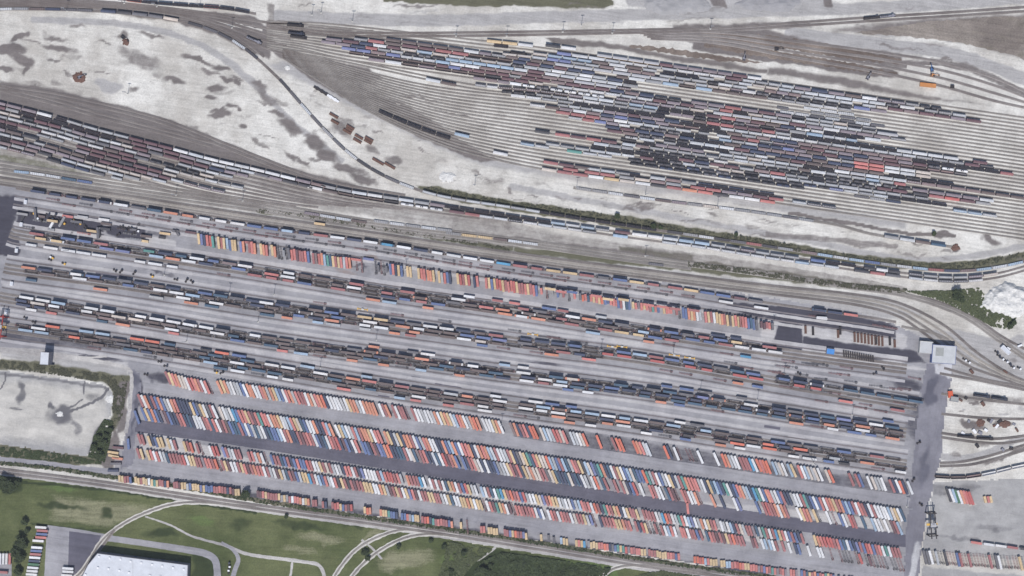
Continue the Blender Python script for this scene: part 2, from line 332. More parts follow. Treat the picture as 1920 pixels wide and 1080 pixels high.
B, A, D = 'blob', 'area', 'band'
gm = [
 (A, 0, .85, 5, [(0, 1), (190, 0), (300, 16), (480, 30), (505, 60), (505, 112), (455, 92), (400, 62), (330, 42), (200, 23), (90, 17), (0, 20)]),
 (D, 0, .6, 5, [(505, 40), (600, 50), (700, 60), (830, 68)]), (B, 0, .6, 640, 130, 40, 5, 20), (B, 0, .7, 622, 138, 22, 8, 20), (B, 0, .6, 690, 150, 40, 5, 20), (B, 0, .6, 790, 185, 50, 4, 14), (B, 0, .6, 850, 215, 60, 4, 14), (B, 0, .7, 560, 118, 30, 8, 28),
 (A, 0, .9, 5, [(505, 92), (600, 108), (690, 128), (720, 150), (640, 150), (760, 195), (830, 240), (900, 285), (940, 300), (900, 305), (800, 262), (720, 222), (640, 182), (570, 140)]),
 
 (A, 0, .5, 3, [(500, 8), (514, 8), (512, 80), (500, 88)]),
 (A, 0, .7, 4, [(1230, 62), (1330, 55), (1440, 56), (1560, 84), (1690, 100), (1688, 118), (1640, 122), (1500, 96), (1440, 90), (1330, 84), (1240, 72)]),
 (A, 0, .95, 4, [(1300, 78), (1400, 86), (1500, 104), (1600, 120), (1680, 134), (1682, 144), (1640, 144), (1500, 122), (1400, 110), (1300, 92)]),
 (A, 0, .58, 8, [(1560, 56), (1740, 32), (1920, 26), (1980, 26), (1980, 150), (1920, 112), (1820, 84), (1720, 66), (1640, 66), (1560, 62)]),
 (A, 1, .5, 12, [(1700, 60), (1860, 46), (1980, 50), (1980, 120), (1880, 86)]),
 (A, 0, .7, 5, [(1260, 46), (1400, 44), (1520, 40), (1520, 52), (1400, 56), (1260, 56)]),
 (A, 1, .85, 3, [(715, -20), (1130, -20), (1150, 8), (1120, 16), (1060, 14), (980, 12), (880, 12), (800, 6), (720, 2)]),
 (A, 2, .8, 5, [(1160, -20), (1560, -20), (1560, 12), (1440, 18), (1340, 22), (1260, 18), (1180, 12)]),
 (A, 0, .75, 3, [(1320, -20), (1345, -20), (1365, 14), (1340, 12)]), (A, 0, .8, 3, [(1540, -20), (1556, -20), (1562, 16), (1545, 12)]),
 (D, 2, .75, 22, [(520, 30), (800, 38), (1100, 30), (1400, 22), (1700, 12), (1920, -4)]),
 (D, 2, .7, 12, [(60, 36), (240, 46), (360, 76), (430, 118), (480, 160), (560, 240), (640, 300)]),
 (D, 2, .85, 22, [(1480, 62), (1640, 82), (1760, 96), (1850, 120), (1930, 152)]),
 (D, 0, .6, 16, [(1500, 100), (1690, 120), (1800, 124), (1850, 142), (1930, 180)]),
 (A, 0, .78, 6, [(0, 152), (110, 168), (250, 205), (360, 240), (440, 275), (520, 308), (640, 340), (720, 362), (700, 372), (560, 345), (480, 326), (350, 292), (250, 262), (120, 225), (0, 192)]),
 (A, 0, .4, 6, [(0, 300), (240, 350), (480, 400), (960, 452), (1000, 470), (480, 410), (240, 366), (0, 330)]),
 (A, 1, .5, 5, [(0, 286), (60, 296), (140, 318), (190, 332), (140, 336), (60, 318), (0, 302)]),
 (A, 0, .45, 6, [(0, 192), (240, 250), (480, 320), (960, 400), (960, 436), (480, 352), (240, 340), (0, 290)]),
 (A, 0, .4, 6, [(460, 340), (720, 380), (960, 415), (1060, 440), (1160, 452), (1500, 500), (1700, 530), (1700, 548), (1440, 520), (1180, 478), (960, 452), (600, 392)]),
 (A, 2, .6, 6, [(0, 340), (480, 398), (960, 470), (1440, 530), (1660, 556), (1740, 590), (1650, 600), (1440, 560), (960, 490), (480, 412), (0, 356)]),
 (A, 2, .75, 10, [(500, 120), (540, 140), (640, 190), (760, 250), (900, 310), (1020, 330), (1300, 372), (1560, 410), (1700, 430), (1700, 415), (1560, 392), (1020, 318), (860, 286), (700, 205), (560, 112)]),
 (D, 2, .6, 12, [(960, 350), (1200, 395), (1500, 450), (1700, 486), (1820, 480), (1920, 462)]),
 (D, 0, .8, 7, [(1480, 400), (1600, 420), (1700, 438), (1790, 442)]), (B, 0, .9, 1765, 440, 26, 9, 10), (B, 0, .9, 1790, 464, 9, 7, 0), (B, 0, .7, 1860, 450, 26, 9, 20),
 (D, 0, .5, 12, [(1440, 440), (1560, 450), (1680, 462)]),
 (A, 1, .95, 4, [(780, 348), (815, 350), (880, 362), (960, 376), (1080, 394), (1200, 408), (1300, 428), (1400, 442), (1540, 468), (1660, 484), (1780, 494), (1920, 474), (1980, 462), (1980, 486), (1900, 492), (1800, 508), (1700, 504), (1540, 486), (1400, 462), (1200, 432), (1000, 400), (860, 378), (790, 362)]),
 (A, 1, .75, 3, [(480, 390), (560, 398), (700, 420), (860, 446), (960, 462), (960, 474), (860, 458), (700, 432), (560, 408), (480, 400)]),
 (A, 1, .8, 4, [(960, 462), (1100, 478), (1300, 500), (1300, 488), (1440, 505), (1560, 524), (1700, 542), (1700, 552), (1560, 538), (1400, 520), (1200, 500), (960, 474)]),
 (A, 1, .8, 5, [(1160, 460), (1300, 478), (1300, 500), (1160, 480)]),
 (A, 0, .8, 6, [(960, 440), (1060, 456), (1180, 470), (1320, 494), (1160, 476), (960, 454)]),
 (A, 2, .85, 5, [(1700, 690), (1760, 690), (1760, 700), (1920, 730), (1920, 650), (1800, 620), (1700, 620)]),
 (D, 2, .8, 12, [(1745, 850), (1800, 860), (1860, 845), (1920, 820)]), (D, 0, .6, 8, [(1850, 870), (1920, 840), (1960, 820)]),
 (A, 0, .5, 8, [(1780, 735), (1920, 745), (1920, 760), (1780, 750)]), (B, 2, .9, 1845, 690, 14, 12, 0), (B, 2, .9, 1910, 640, 16, 14, 0), (B, 0, .8, 1818, 794, 28, 8, 5), (B, 0, .8, 1880, 795, 20, 6, 5),
 (A, 2, .7, 6, [(0, 640), (240, 690), (240, 712), (0, 668)]), (A, 1, .9, 5, [(0, 672), (80, 680), (200, 700), (246, 706), (240, 730), (232, 780), (214, 808), (204, 806), (214, 735), (206, 722), (120, 700), (0, 692)]),
 (A, 0, .7, 4, [(222, 715), (242, 716), (238, 770), (232, 808), (218, 812)]),
 (A, 1, 1., 5, [(0, 832), (60, 838), (130, 850), (190, 862), (200, 870), (140, 872), (0, 860)]), (A, 2, .6, 5, [(0, 862), (60, 866), (200, 886), (215, 900), (100, 882), (0, 872)]),
 (A, 0, .8, 5, [(190, 860), (215, 800), (226, 830), (214, 880), (196, 880)]),
 # stains of the oval field
 (B, 0, .95, 18, 92, 34, 13, -8), (B, 0, .9, 36, 70, 26, 8, -25), (B, 0, .85, 40, 112, 30, 14, 25), (B, 0, .8, 10, 132, 22, 7, 10), (B, 0, .7, 110, 92, 44, 9, 8), (B, 0, .6, 100, 72, 30, 6, 8),
 (B, 0, .7, 50, 132, 5, 16, 0), (B, 2, 1., 200, 160, 30, 14, 10), (B, 0, .55, 148, 48, 26, 5, 5), (B, 0, .6, 235, 66, 10, 14, 0), (B, 0, .6, 290, 66, 34, 6, 12), (B, 0, .8, 375, 114, 48, 6, 14), (B, 0, .8, 415, 128, 20, 7, 12),
 (B, 0, .85, 425, 147, 22, 6, 5), (B, 0, .75, 330, 152, 30, 9, 12), (B, 0, .8, 405, 166, 26, 9, -10), (B, 0, .8, 445, 155, 9, 14, -30), (B, 0, .7, 410, 206, 12, 5, 0), (B, 0, .75, 410, 216, 22, 9, -10), (B, 0, .8, 448, 206, 9, 5, 20),
 (B, 0, .7, 430, 200, 18, 5, 0), (B, 0, .7, 452, 238, 12, 6, 0), (B, 0, .7, 392, 186, 14, 5, 0), (B, 0, .8, 540, 235, 34, 16, 30), (B, 0, .75, 590, 265, 26, 20, 40), (B, 0, .85, 612, 292, 30, 16, 20), (B, 0, .85, 650, 314, 34, 14, 10), (B, 0, .75, 680, 335, 40, 12, 12),
 (B, 0, .6, 560, 300, 40, 6, 30), (B, 0, .6, 740, 298, 20, 12, 0), (B, 0, .55, 700, 280, 20, 14, 30), (B, 0, .5, 260, 110, 60, 20, 20), (B, 0, .5, 500, 180, 40, 12, 40),
 (B, 0, .7, 838, 338, 16, 3, 10), (B, 0, .6, 640, 240, 22, 30, -40), (B, 0, .6, 1180, 392, 26, 5, 8), (B, 0, .6, 1212, 391, 10, 5, 0), (B, 0, .5, 1340, 400, 22, 5, 8),
 (A, 0, .7, 4, [(1020, 70), (1090, 74), (1160, 82), (1240, 100), (1330, 112), (1440, 130), (1440, 138), (1250, 112), (1150, 92), (1040, 84)]),
 (A, 0, .65, 5, [(1440, 126), (1560, 140), (1700, 172), (1860, 198), (1700, 182), (1560, 158), (1440, 140)]),
]
rs = random.Random(21)
for k in range(46):
    x = rs.uniform(20, 700); lo = 60 + max(0, x - 330) * .62; hi = 150 + x * .27
    if hi > lo: gm.append((B, 0, rs.uniform(.3, .62), x, rs.uniform(lo, hi), rs.uniform(6, 34), rs.uniform(2, 9), rs.uniform(-10, 35)))
for k in range(26): gm.append((B, 0, rs.uniform(.3, .55), rs.uniform(560, 1000), 0, rs.uniform(5, 24), rs.uniform(2, 7), rs.uniform(0, 30))); x = gm[-1][3]; gm[-1] = gm[-1][:4] + (150 + (x - 560) * .48 + rs.uniform(0, 40),) + gm[-1][5:]
for k in range(40): x = rs.uniform(980, 1900); gm.append((B, 0, rs.uniform(.3, .6), x, 335 + (x - 980) * .15 + rs.uniform(0, 45), rs.uniform(8, 40), rs.uniform(1.5, 5), 9))
for k in range(24): gm.append((B, rs.choice((0, 2)), rs.uniform(.3, .6), rs.uniform(1560, 1920), rs.uniform(40, 120), rs.uniform(15, 60), rs.uniform(2, 7), 8))
for k in range(24): x = rs.uniform(540, 1900); gm.append((B, rs.choice((0, 2)), rs.uniform(.25, .5), x, rs.uniform(8, 48) - max(0, x - 1300) * .03, rs.uniform(15, 70), rs.uniform(1.5, 4), -2))
for k in range(30): gm.append((B, rs.choice((0, 2)), rs.uniform(.35, .7), rs.uniform(1780, 1920), rs.uniform(640, 880), rs.uniform(4, 18), rs.uniform(2, 7), rs.uniform(-10, 30)))
def make_ground():
    step = 3.0
    ax = np.r_[np.linspace(-9000, -700, 12), np.linspace(-400, -60, 12), np.arange(-30, 1951, step), np.linspace(1980, 2400, 12), np.linspace(2900, 11000, 12)]
    ay = np.r_[np.linspace(-8000, -600, 10), np.linspace(-400, -60, 10), np.arange(-30, 1112, step), np.linspace(1140, 1500, 10), np.linspace(2000, 9000, 10)]
    X, Y = np.meshgrid(ax, ay); M = paint(X, Y, gm)
    i = np.arange(X.size).reshape(X.shape)
    q = np.stack([i[1:, :-1], i[1:, 1:], i[:-1, 1:], i[:-1, :-1]], -1).reshape(-1, 4)
    fast_mesh('ground', np.c_[(X.ravel() - 960) * S, (540 - Y.ravel()) * S, np.zeros(X.size)], q, [GROUND],
              colors=('mask', np.c_[M.reshape(-1, 3), np.ones(X.size)]), kind='structure')
make_ground()

# paved intermodal yard
yard_poly = [(-400, 320), (0, 340), (55, 348), (240, 374), (480, 412), (960, 487), (1440, 558), (1580, 580), (1672, 606), (1745, 640), (1745, 690), (1738, 760), (1720, 860), (1703, 1000), (1700, 1088), (1500, 1092),
             (1300, 1056), (960, 1008), (700, 968), (470, 938), (215, 900), (215, 868), (240, 800), (256, 716), (238, 690), (160, 672), (90, 664), (0, 654), (-400, 600)]
ym = [(A, 0, 1., 6, [(32, 392), (100, 398), (190, 410), (190, 440), (110, 438), (34, 424)]), (A, 0, .95, 5, [(220, 412), (272, 422), (274, 450), (222, 445)]), (B, 0, .95, 12, 385, 40, 26, 0), (B, 0, .95, 8, 420, 28, 40, 0), (B, 0, .95, 60, 405, 40, 12, 5), (B, 0, .9, 130, 418, 60, 14, 8), (B, 0, .85, 220, 432, 34, 12, 8), (A, 0, .8, 3, [(-30, 440), (34, 444), (34, 480), (-30, 478)]),
      (A, 0, .75, 3, [(1364, 566), (1440, 572), (1572, 582), (1680, 612), (1680, 636), (1560, 618), (1440, 600), (1364, 580)]), (A, 0, .8, 2, [(1457, 600), (1504, 606), (1504, 660), (1452, 652)]), (A, 0, .8, 4, [(1506, 632), (1570, 640), (1720, 660), (1736, 680), (1620, 672), (1506, 652)]),
      (A, 1, .8, 2, [(1506, 606), (1660, 618), (1700, 630), (1700, 655), (1506, 632)]), (A, 1, .8, 2, [(1506, 640), (1546, 646), (1735, 690), (1735, 694), (1506, 664)]), (A, 1, .7, 3, [(1430, 575), (1455, 580), (1452, 640), (1430, 636)]),
      (B, 0, .9, 1745, 735, 22, 30, 0), (B, 0, .6, 1700, 720, 40, 14, 10), (B, 0, .5, 1720, 790, 30, 60, 0), (B, 0, .8, 258, 735, 14, 34, 10), (B, 0, .6, 300, 710, 30, 12, 10), (A, 0, .42, 4, [(960, 790), (1200, 826), (1460, 872), (1700, 905), (1700, 930), (1440, 900), (1180, 856), (960, 822)]),
      (A, 0, .55, 4, [(225, 890), (480, 926), (960, 1002), (1440, 1072), (1440, 1084), (960, 1012), (480, 936), (225, 902)]), (A, 1, .75, 3, [(262, 800), (480, 862), (700, 896), (960, 934), (1240, 972), (1440, 1006), (1440, 1020), (960, 952), (480, 880), (262, 852)]),
      (A, 1, .7, 3, [(1180, 930), (1440, 950), (1690, 975), (1690, 1000), (1440, 962), (1200, 932)]), (A, 0, .5, 5, [(0, 600), (240, 640), (240, 660), (0, 640)]), (A, 1, .6, 3, [(0, 650), (90, 656), (240, 680), (240, 690), (90, 668), (0, 660)]),
      (B, 2, .8, 700, 480, 16, 8, 10), (B, 0, .6, 720, 500, 14, 5, 0), (A, 1, .6, 2, [(275, 444), (330, 450), (330, 468), (275, 460)])]
for k in range(26):
    ym.append((B, random.choice((0, 0, 2)), random.uniform(.35, .6), random.uniform(60, 1680), random.uniform(380, 900), random.uniform(20, 70), random.uniform(3, 7), 8.3))
yard = grid_sheet('yard_pavement', yard_poly, .05, PAVE, ym, kind='structure')

def line(x0, y0, x1, y1, n=3): return [(x0 + (x1 - x0) * t / n, y0 + (y1 - y0) * t / n) for t in range(n + 1)]
# intermodal train corridors, as guides in plan coordinates
T2 = [(30, 353), (60, 358), (200, 380), (480, 425), (700, 455), (960, 497), (1240, 536), (1440, 568), (1620, 594), (1680, 604)]
T3 = [(20, 434), (45, 440), (240, 470), (480, 507), (720, 546), (960, 581), (1200, 619), (1450, 657), (1700, 690)]
T4 = [(8, 502), (30, 506), (250, 536), (480, 572), (700, 604), (960, 640), (1200, 672), (1440, 713), (1720, 760)]
T5 = [(0, 550), (20, 554), (240, 590), (480, 630), (700, 661), (960, 697), (1200, 728), (1440, 765), (1700, 806)]
T6 = [(0, 606), (20, 610), (240, 642), (480, 681), (700, 718), (960, 757), (1200, 790), (1440, 828), (1700, 866)]
# lanes and crane runway beams between the corridors
for g, ds in ((T3, (-12, 19)), (T4, (-17, 21)), (T5, (-12, 21)), (T6, (-14, 24)), (T2, (14, 30))):
    c = smooth(g)
    for d in ds:
        ribbon('crane_runway', offset(c, d), 1.7, .09, RUNWAY, .12, True, kind='structure')
        ribbon('pale_lane', offset(c, d + (6 if d > 0 else -6)), 3.2, .08, LANE, .2, True, kind='structure')
def band(name, g0, w0, z, mat, jag=.25, **kw): return ribbon(name, g0, w0, z, mat, jag, kind='structure', **kw)
band('pale_lane', offset(smooth(T3), -16), 5.0, .07, LANE)
band('dark_aisle', [(244, 797), (360, 812), (480, 829), (700, 864), (960, 905), (1200, 940), (1440, 975), (1708, 1016)], 14.0, .08, DARKROAD)
band('light_aisle', [(240, 872), (480, 905), (720, 943), (960, 981), (1200, 1016), (1440, 1051), (1700, 1086)], [17, 15, 15.5, 15, 14], .07, AISLE)
band('light_aisle', [(300, 726), (480, 753), (720, 790), (960, 829), (1200, 866), (1440, 903), (1705, 940)], [9, 13, 13, 15, 12], .07, AISLE)
road_poly = [(1738, 684), (1786, 682), (1782, 720), (1770, 780), (1766, 850), (1752, 900), (1738, 960), (1728, 1030), (1720, 1110), (1692, 1110), (1698, 1020), (1704, 940), (1712, 870), (1718, 800), (1728, 730)]
grid_sheet('service_road', road_poly, .10, ROADM, [(B, 0, .9, 1744, 735, 18, 34, 12), (A, 1, .8, 3, [(1748, 680), (1790, 680), (1780, 712), (1752, 700)]), (A, 1, .6, 3, [(1715, 1015), (1725, 1016), (1715, 1110), (1700, 1110)]),
           (B, 0, .5, 1735, 870, 14, 60, 10)], kind='structure')
grid_sheet('side_road', [(240, 690), (262, 700), (266, 726), (256, 790), (250, 870), (226, 880), (236, 800), (246, 720)], .10, ROADM, [(B, 0, .7, 254, 712, 14, 20, 0), (B, 0, .6, 250, 780, 6, 60, 5)], kind='structure')
# concrete storage yard in the south-east
grid_sheet('concrete_yard', [(1752, 905), (1790, 902), (1860, 900), (2300, 880), (2300, 1400), (1722, 1400), (1730, 1030), (1742, 960)], .05, CONC,
           [(B, 0, .35, 1860, 990, 60, 8, 0), (B, 0, .5, 1865, 995, 14, 8, 0), (B, 0, .4, 1800, 1010, 70, 6, 8), (A, 0, .45, 6, [(1750, 905), (1850, 910), (1800, 930), (1745, 930)]), (A, 1, .7, 4, [(1725, 1030), (1920, 1055), (1980, 1062), (1980, 1085), (1725, 1062)]), (B, 1, .7, 1830, 943, 10, 6, 0)], kind='structure')

for k in range(34):
    x = random.uniform(80, 1660); y = random.uniform(0, 1) * 250 + 400 + .148 * x; a = random.uniform(12, 60); b_ = random.uniform(3, 8); sl_ = .147
    patch('pavement_patch', [(x, y), (x + a, y + a * sl_), (x + a - 1, y + a * sl_ + b_), (x - 1, y + b_)], .056 + k * .0003, (LANE, AISLE, AISLE, DARKROAD)[k % 4], .15, kind='structure')
# southern meadow
grid_sheet('meadow', [(-600, 870), (0, 886), (187, 912), (325, 934), (480, 958), (630, 978), (830, 1008), (960, 1030), (1110, 1053), (1300, 1080), (1500, 1110), (1500, 1500), (-600, 1500)], .05, GRASS,
           [(B, 0, .9, 15, 910, 26, 16, 20), (B, 0, .8, 12, 890, 20, 8, 0), (D, 0, .8, 5, [(0, 900), (190, 918), (330, 938), (480, 962)]), (D, 0, .5, 5, [(60, 982), (130, 990), (205, 998)]), (B, 0, .6, 120, 950, 60, 8, 5), (B, 0, .55, 560, 985, 70, 8, 8), (B, 2, .5, 380, 975, 40, 12, 8), (B, 0, .5, 660, 985, 30, 8, 0), (A, 1, .55, 12, [(100, 930), (300, 950), (200, 990), (90, 975)]), (B, 0, .6, 200, 962, 20, 14, 0),
            (B, 2, .6, 110, 915, 40, 10, 10), (B, 1, .5, 600, 1010, 60, 14, 10), (B, 1, .5, 700, 1000, 40, 8, -30), (B, 1, .65, 760, 1050, 70, 24, -10), (B, 0, .6, 300, 1000, 50, 12, 0), (B, 2, .5, 860, 1050, 40, 20, 0), (A, 0, .85, 8, [(930, 1030), (1100, 1060), (1150, 1070), (1100, 1110), (860, 1110), (830, 1070)]),
            (B, 0, .5, 450, 985, 30, 18, 0), (B, 1, .4, 560, 1030, 50, 10, 10), (A, 0, .6, 5, [(360, 1030), (415, 1050), (420, 1110), (360, 1110)]), (A, 2, .7, 6, [(1060, 1050), (1150, 1060), (1180, 1110), (1060, 1110)])], kind='structure')
band('gravel_bed', [(-60, 876), (0, 884), (187, 908), (325, 929), (480, 952), (630, 972), (730, 986), (830, 1000), (960, 1021), (1110, 1045), (1210, 1061), (1335, 1077), (1480, 1096)], [8, 9, 9, 10, 11, 11, 12, 12], .12, GRAVEL, .5)
band('gravel_road', [(-60, 856), (0, 861), (90, 870), (160, 880), (230, 886)], [5, 6, 7], .10, AISLE, .4)
SPURS = [[(100, 1110), (150, 1075), (188, 1018), (215, 993), (262, 966), (330, 944), (400, 943), (480, 951)],
         [(618, 1100), (635, 1068), (668, 1030), (710, 1006), (760, 993), (830, 1003)],
         [(640, 1110), (672, 1066), (712, 1032), (760, 1008), (810, 1001), (860, 1006)],
         [(1100, 1110), (1130, 1080), (1165, 1062), (1240, 1062), (1335, 1077)]]
for sp in SPURS: band('gravel_bed', sp, 5.2, .135, WHITEG, .5)
band('dirt_path', [(272, 968), (320, 985), (362, 1006), (420, 1022), (470, 1040), (560, 1052), (600, 1062), (612, 1100)], [1.8, 2.2, 3.2, 4, 4, 4], .11, GRAVEL, .3)
band('dirt_path', [(678, 1012), (698, 1028), (716, 1048)], 2.4, .16, GRAVEL, .3)
band('dirt_path', [(930, 1026), (905, 1046), (880, 1060), (850, 1100)], 2.2, .11, GRAVEL, .5)
band('dirt_path', [(548, 1054), (542, 1100)], 2.6, .12, GRAVEL, .3)
band('paved_road', [(196, 1008), (280, 1020), (345, 1030), (385, 1038), (405, 1055), (408, 1110)], [7, 7, 8, 8], .12, AISLE, .15)
band('paved_road', [(415, 1017), (436, 1030), (447, 1048), (440, 1070), (428, 1110)], [3, 5, 6], .13, AISLE, .15)
patch('parking_lot', [(88, 984), (150, 993), (212, 1004), (186, 1030), (160, 1070), (150, 1140), (80, 1140)], .09, AISLE, .3, kind='structure')
patch('parking_lot', [(130, 996), (190, 1004), (178, 1032), (154, 1070), (148, 1140), (126, 1140), (128, 1050)], .13, DARKROAD, .3, kind='structure')
patch('parking_lot', [(-60, 1036), (22, 1038), (22, 1140), (-60, 1140)], .09, AISLE, .3, kind='structure')
for pts, w_ in (([(1038, 433), (1100, 440), (1240, 460), (1400, 483), (1520, 503), (1612, 520)], [2, 6, 7, 6, 6, 2]), ([(1616, 520), (1680, 532), (1790, 546)], [2.5, 4, 2]), ([(362, 35), (420, 43), (492, 57)], [1.5, 5, 2]), ([(1150, 76), (1200, 78), (1236, 82)], [2, 5, 4]),
                ([(1448, 92), (1500, 99), (1580, 112), (1665, 126)], [4, 5.5, 4, 3]), ([(628, 141), (690, 168), (750, 196)], [1, 2.5, 1]), ([(900, 62), (1000, 66), (1130, 72)], [1, 3, 1.5]), ([(1240, 66), (1300, 70), (1312, 74)], [1, 3, 1]), ([(1700, 128), (1780, 140), (1860, 170), (1920, 190)], [9, 16, 14, 8])):
    band('gravel_patch', pts, w_, .03, WHITEG, .7)
SOIL = ground_mat('brown_soil', lin(104, 93, 86), lin(138, 127, 118), lin(80, 72, 68), lin(140, 140, 146), lin(122, 112, 112), streak=.28, fine=.2, masks=False, mottle=.6)
for pts, w_ in (([(1236, 68), (1330, 70), (1440, 77), (1540, 92), (1690, 116)], [4, 11, 12, 13, 6]), ([(1320, 84), (1400, 95), (1500, 110), (1600, 126), (1682, 140)], [3, 9, 9, 8, 4]), ([(1180, 86), (1260, 96), (1340, 108), (1430, 118)], [3, 6, 6, 2])):
    band('bare_soil', pts, w_, .036, SOIL, 1.4)
patch('bare_soil', [(1600, 62), (1740, 40), (1860, 32), (1990, 28), (1990, 138), (1900, 104), (1800, 80), (1700, 68)], .037, ground_mat('scrubby_soil', lin(118, 110, 104), lin(146, 138, 130), lin(84, 82, 66), lin(140, 140, 146), lin(122, 112, 112), streak=.25, fine=.22, masks=False, mottle=.75), 1.6, kind='structure')
# dry detention basin
grid_sheet('basin_floor', [(-80, 690), (0, 696), (100, 708), (200, 722), (212, 738), (208, 780), (196, 800), (178, 838), (160, 856), (90, 846), (0, 832), (-80, 824)], .08, CONC,
           [(A, 1, .6, 16, [(-60, 700), (200, 730), (200, 790), (160, 840), (0, 824), (-60, 820)]), (B, 0, .75, 112, 778, 30, 22, 0), (B, 0, .35, 180, 745, 26, 12, 10), (B, 0, .45, 140, 800, 10, 24, -40), (B, 0, .75, 96, 760, 14, 8, 0), (B, 0, .6, 40, 738, 12, 30, 5), (D, 0, .9, 4, [(205, 730), (180, 752), (150, 765), (125, 772)]),
            (D, 0, .9, 3, [(158, 712), (156, 735), (156, 748), (148, 756), (126, 766)]), (D, 0, .8, 3, [(12, 698), (8, 720), (0, 728)]), (B, 0, .6, 32, 768, 20, 3, 12), (A, 0, .9, 4, [(192, 790), (208, 792), (196, 846), (166, 852), (176, 820)]), (D, 0, .5, 6, [(0, 700), (100, 712), (200, 728)])], kind='structure')
for pts in ([(-20, 652), (60, 656), (100, 661)], [(104, 664), (160, 670), (200, 668)]): band('dirt_path', pts, 2.2, .13, GRAVEL, .3)
band('gravel_shoulder', [(-20, 656), (80, 664), (160, 674), (232, 688), (246, 704), (244, 760), (236, 812)], [3, 5, 6, 5, 4, 4, 4], .11, GRAVEL, .6)
band('brush_strip', [(0, 868), (100, 878), (200, 893), (340, 913), (480, 938), (720, 975), (960, 1010), (1200, 1048), (1440, 1082), (1560, 1098)], [4, 5, 5, 5, 5], .15, BRUSH, .8)

# ------------------------------------------------------------------ railway tracks: ballast bed with sleepers, two steel rails
def ballast_mat(name, c1, c2, wood):
    m, N, L, Bs = new_mat(name)
    uv = N.new('ShaderNodeTexCoord'); sp = N.new('ShaderNodeSeparateXYZ'); L.new(uv.outputs['UV'], sp.inputs[0]); ob = uv.outputs['Object']
    big = nz(N, L, ob, .02, 5, .7); g = nz(N, L, ob, .8, 5, .8)
    rot = mapping(N, L, mapping(N, L, ob, radians(8.3), (1, 1, 1)), 0, (.01, .6, 1)); st = nz(N, L, rot, 1, 5, .6)
    f = mth(N, L, 'ADD', mth(N, L, 'MULTIPLY', big, .6), mth(N, L, 'MULTIPLY', st, .4))
    col = mix(N, L, mr(N, L, f, .40, .60, smooth=True), c1, c2)
    fr = mth(N, L, 'FRACT', mth(N, L, 'DIVIDE', sp.outputs[1], .6), 0)
    slp = mth(N, L, 'MULTIPLY', mth(N, L, 'LESS_THAN', fr, .40), mth(N, L, 'LESS_THAN', mth(N, L, 'ABSOLUTE', mth(N, L, 'SUBTRACT', sp.outputs[0], .5), 0), .30))
    slp = mth(N, L, 'MULTIPLY', slp, mr(N, L, g, .35, .6, 1, .2))
    col = mix(N, L, slp, col, wood)
    oil = mr(N, L, mth(N, L, 'ABSOLUTE', mth(N, L, 'SUBTRACT', sp.outputs[0], .5), 0), .0, .25, .45, 0, True)
    col = mix(N, L, mth(N, L, 'MULTIPLY', oil, mr(N, L, st, .35, .65)), col, lin(92, 84, 80))
    cc = N.new('ShaderNodeCombineColor'); v = mr(N, L, g, .3, .7, .85, 1.15)
    for i in range(3): L.new(v, cc.inputs[i])
    L.new(mix(N, L, 1.0, col, cc.outputs[0], 'MULTIPLY'), Bs.inputs['Base Color']); Bs.inputs['Roughness'].default_value = .95
    return m
BAL = ballast_mat('ballast', lin(116, 110, 108), lin(152, 147, 144), lin(90, 83, 80))
BALP = ballast_mat('pale_ballast', lin(126, 122, 118), lin(160, 156, 151), lin(96, 91, 88))
BALD = ballast_mat('dark_ballast', lin(108, 102, 100), lin(138, 133, 130), lin(90, 80, 76))
BALW = ballast_mat('white_ballast', lin(150, 145, 138), lin(180, 175, 167), lin(120, 113, 107))
BALB = ballast_mat('brown_ballast', lin(100, 95, 93), lin(138, 133, 130), lin(80, 75, 73))
CYM = [BALP, BALB, BALP, BALW, BALB, BALP, BALB, BALW]
RAIL = plain_mat('rail_steel', lin(120, 108, 102), .45, .15, .3, .6)
def make_track(c, mat=None, topw=2.3, botw=3.2, z0=.06, name='rail_track'):
    NT[0] += 1; z0 = z0 + (NT[0] % 36) * .006
    p = world(c); n = len(p); t = np.gradient(p, axis=0); t /= np.hypot(*t.T)[:, None]; nn = np.c_[-t[:, 1], t[:, 0]]
    s = np.r_[0, np.cumsum(np.hypot(*np.diff(p, axis=0).T))]
    z1 = z0 + .22
    def rows(offs): return [np.c_[p + nn * o, np.full(n, z)] for o, z in offs]
    R = rows([(botw / 2, z0), (topw / 2, z1), (-topw / 2, z1), (-botw / 2, z0)])
    us = [0, .12, .88, 1]; V = np.concatenate(R); i = np.arange(n - 1); Q = []; UV = []; MI = []
    for k in range(3):
        a, b = k * n + i, (k + 1) * n + i
        Q.append(np.c_[b, b + 1, a + 1, a]); o = np.ones(n - 1)
        UV.append(np.stack([np.c_[us[k + 1] * o, s[:-1]], np.c_[us[k + 1] * o, s[1:]], np.c_[us[k] * o, s[1:]], np.c_[us[k] * o, s[:-1]]], 1)); MI += [0] * (n - 1)
    base = 4 * n
    for side in (-.75, .75):
        rr = rows([(side + .06, z1), (side + .045, z1 + .17), (side - .045, z1 + .17), (side - .06, z1)]); V = np.concatenate([V] + rr)
        for k in range(3):
            a, b = base + k * n + i, base + (k + 1) * n + i
            Q.append(np.c_[b, b + 1, a + 1, a]); UV.append(np.zeros((n - 1, 4, 2))); MI += [1] * (n - 1)
        base += 4 * n
    return fast_mesh(name, V, np.concatenate(Q), [mat or BAL, RAIL], midx=MI, corner=np.concatenate(UV), kind='structure')
RZ = .20 + .22 + .17                      # top of rail

TR = {}
NT = [0]
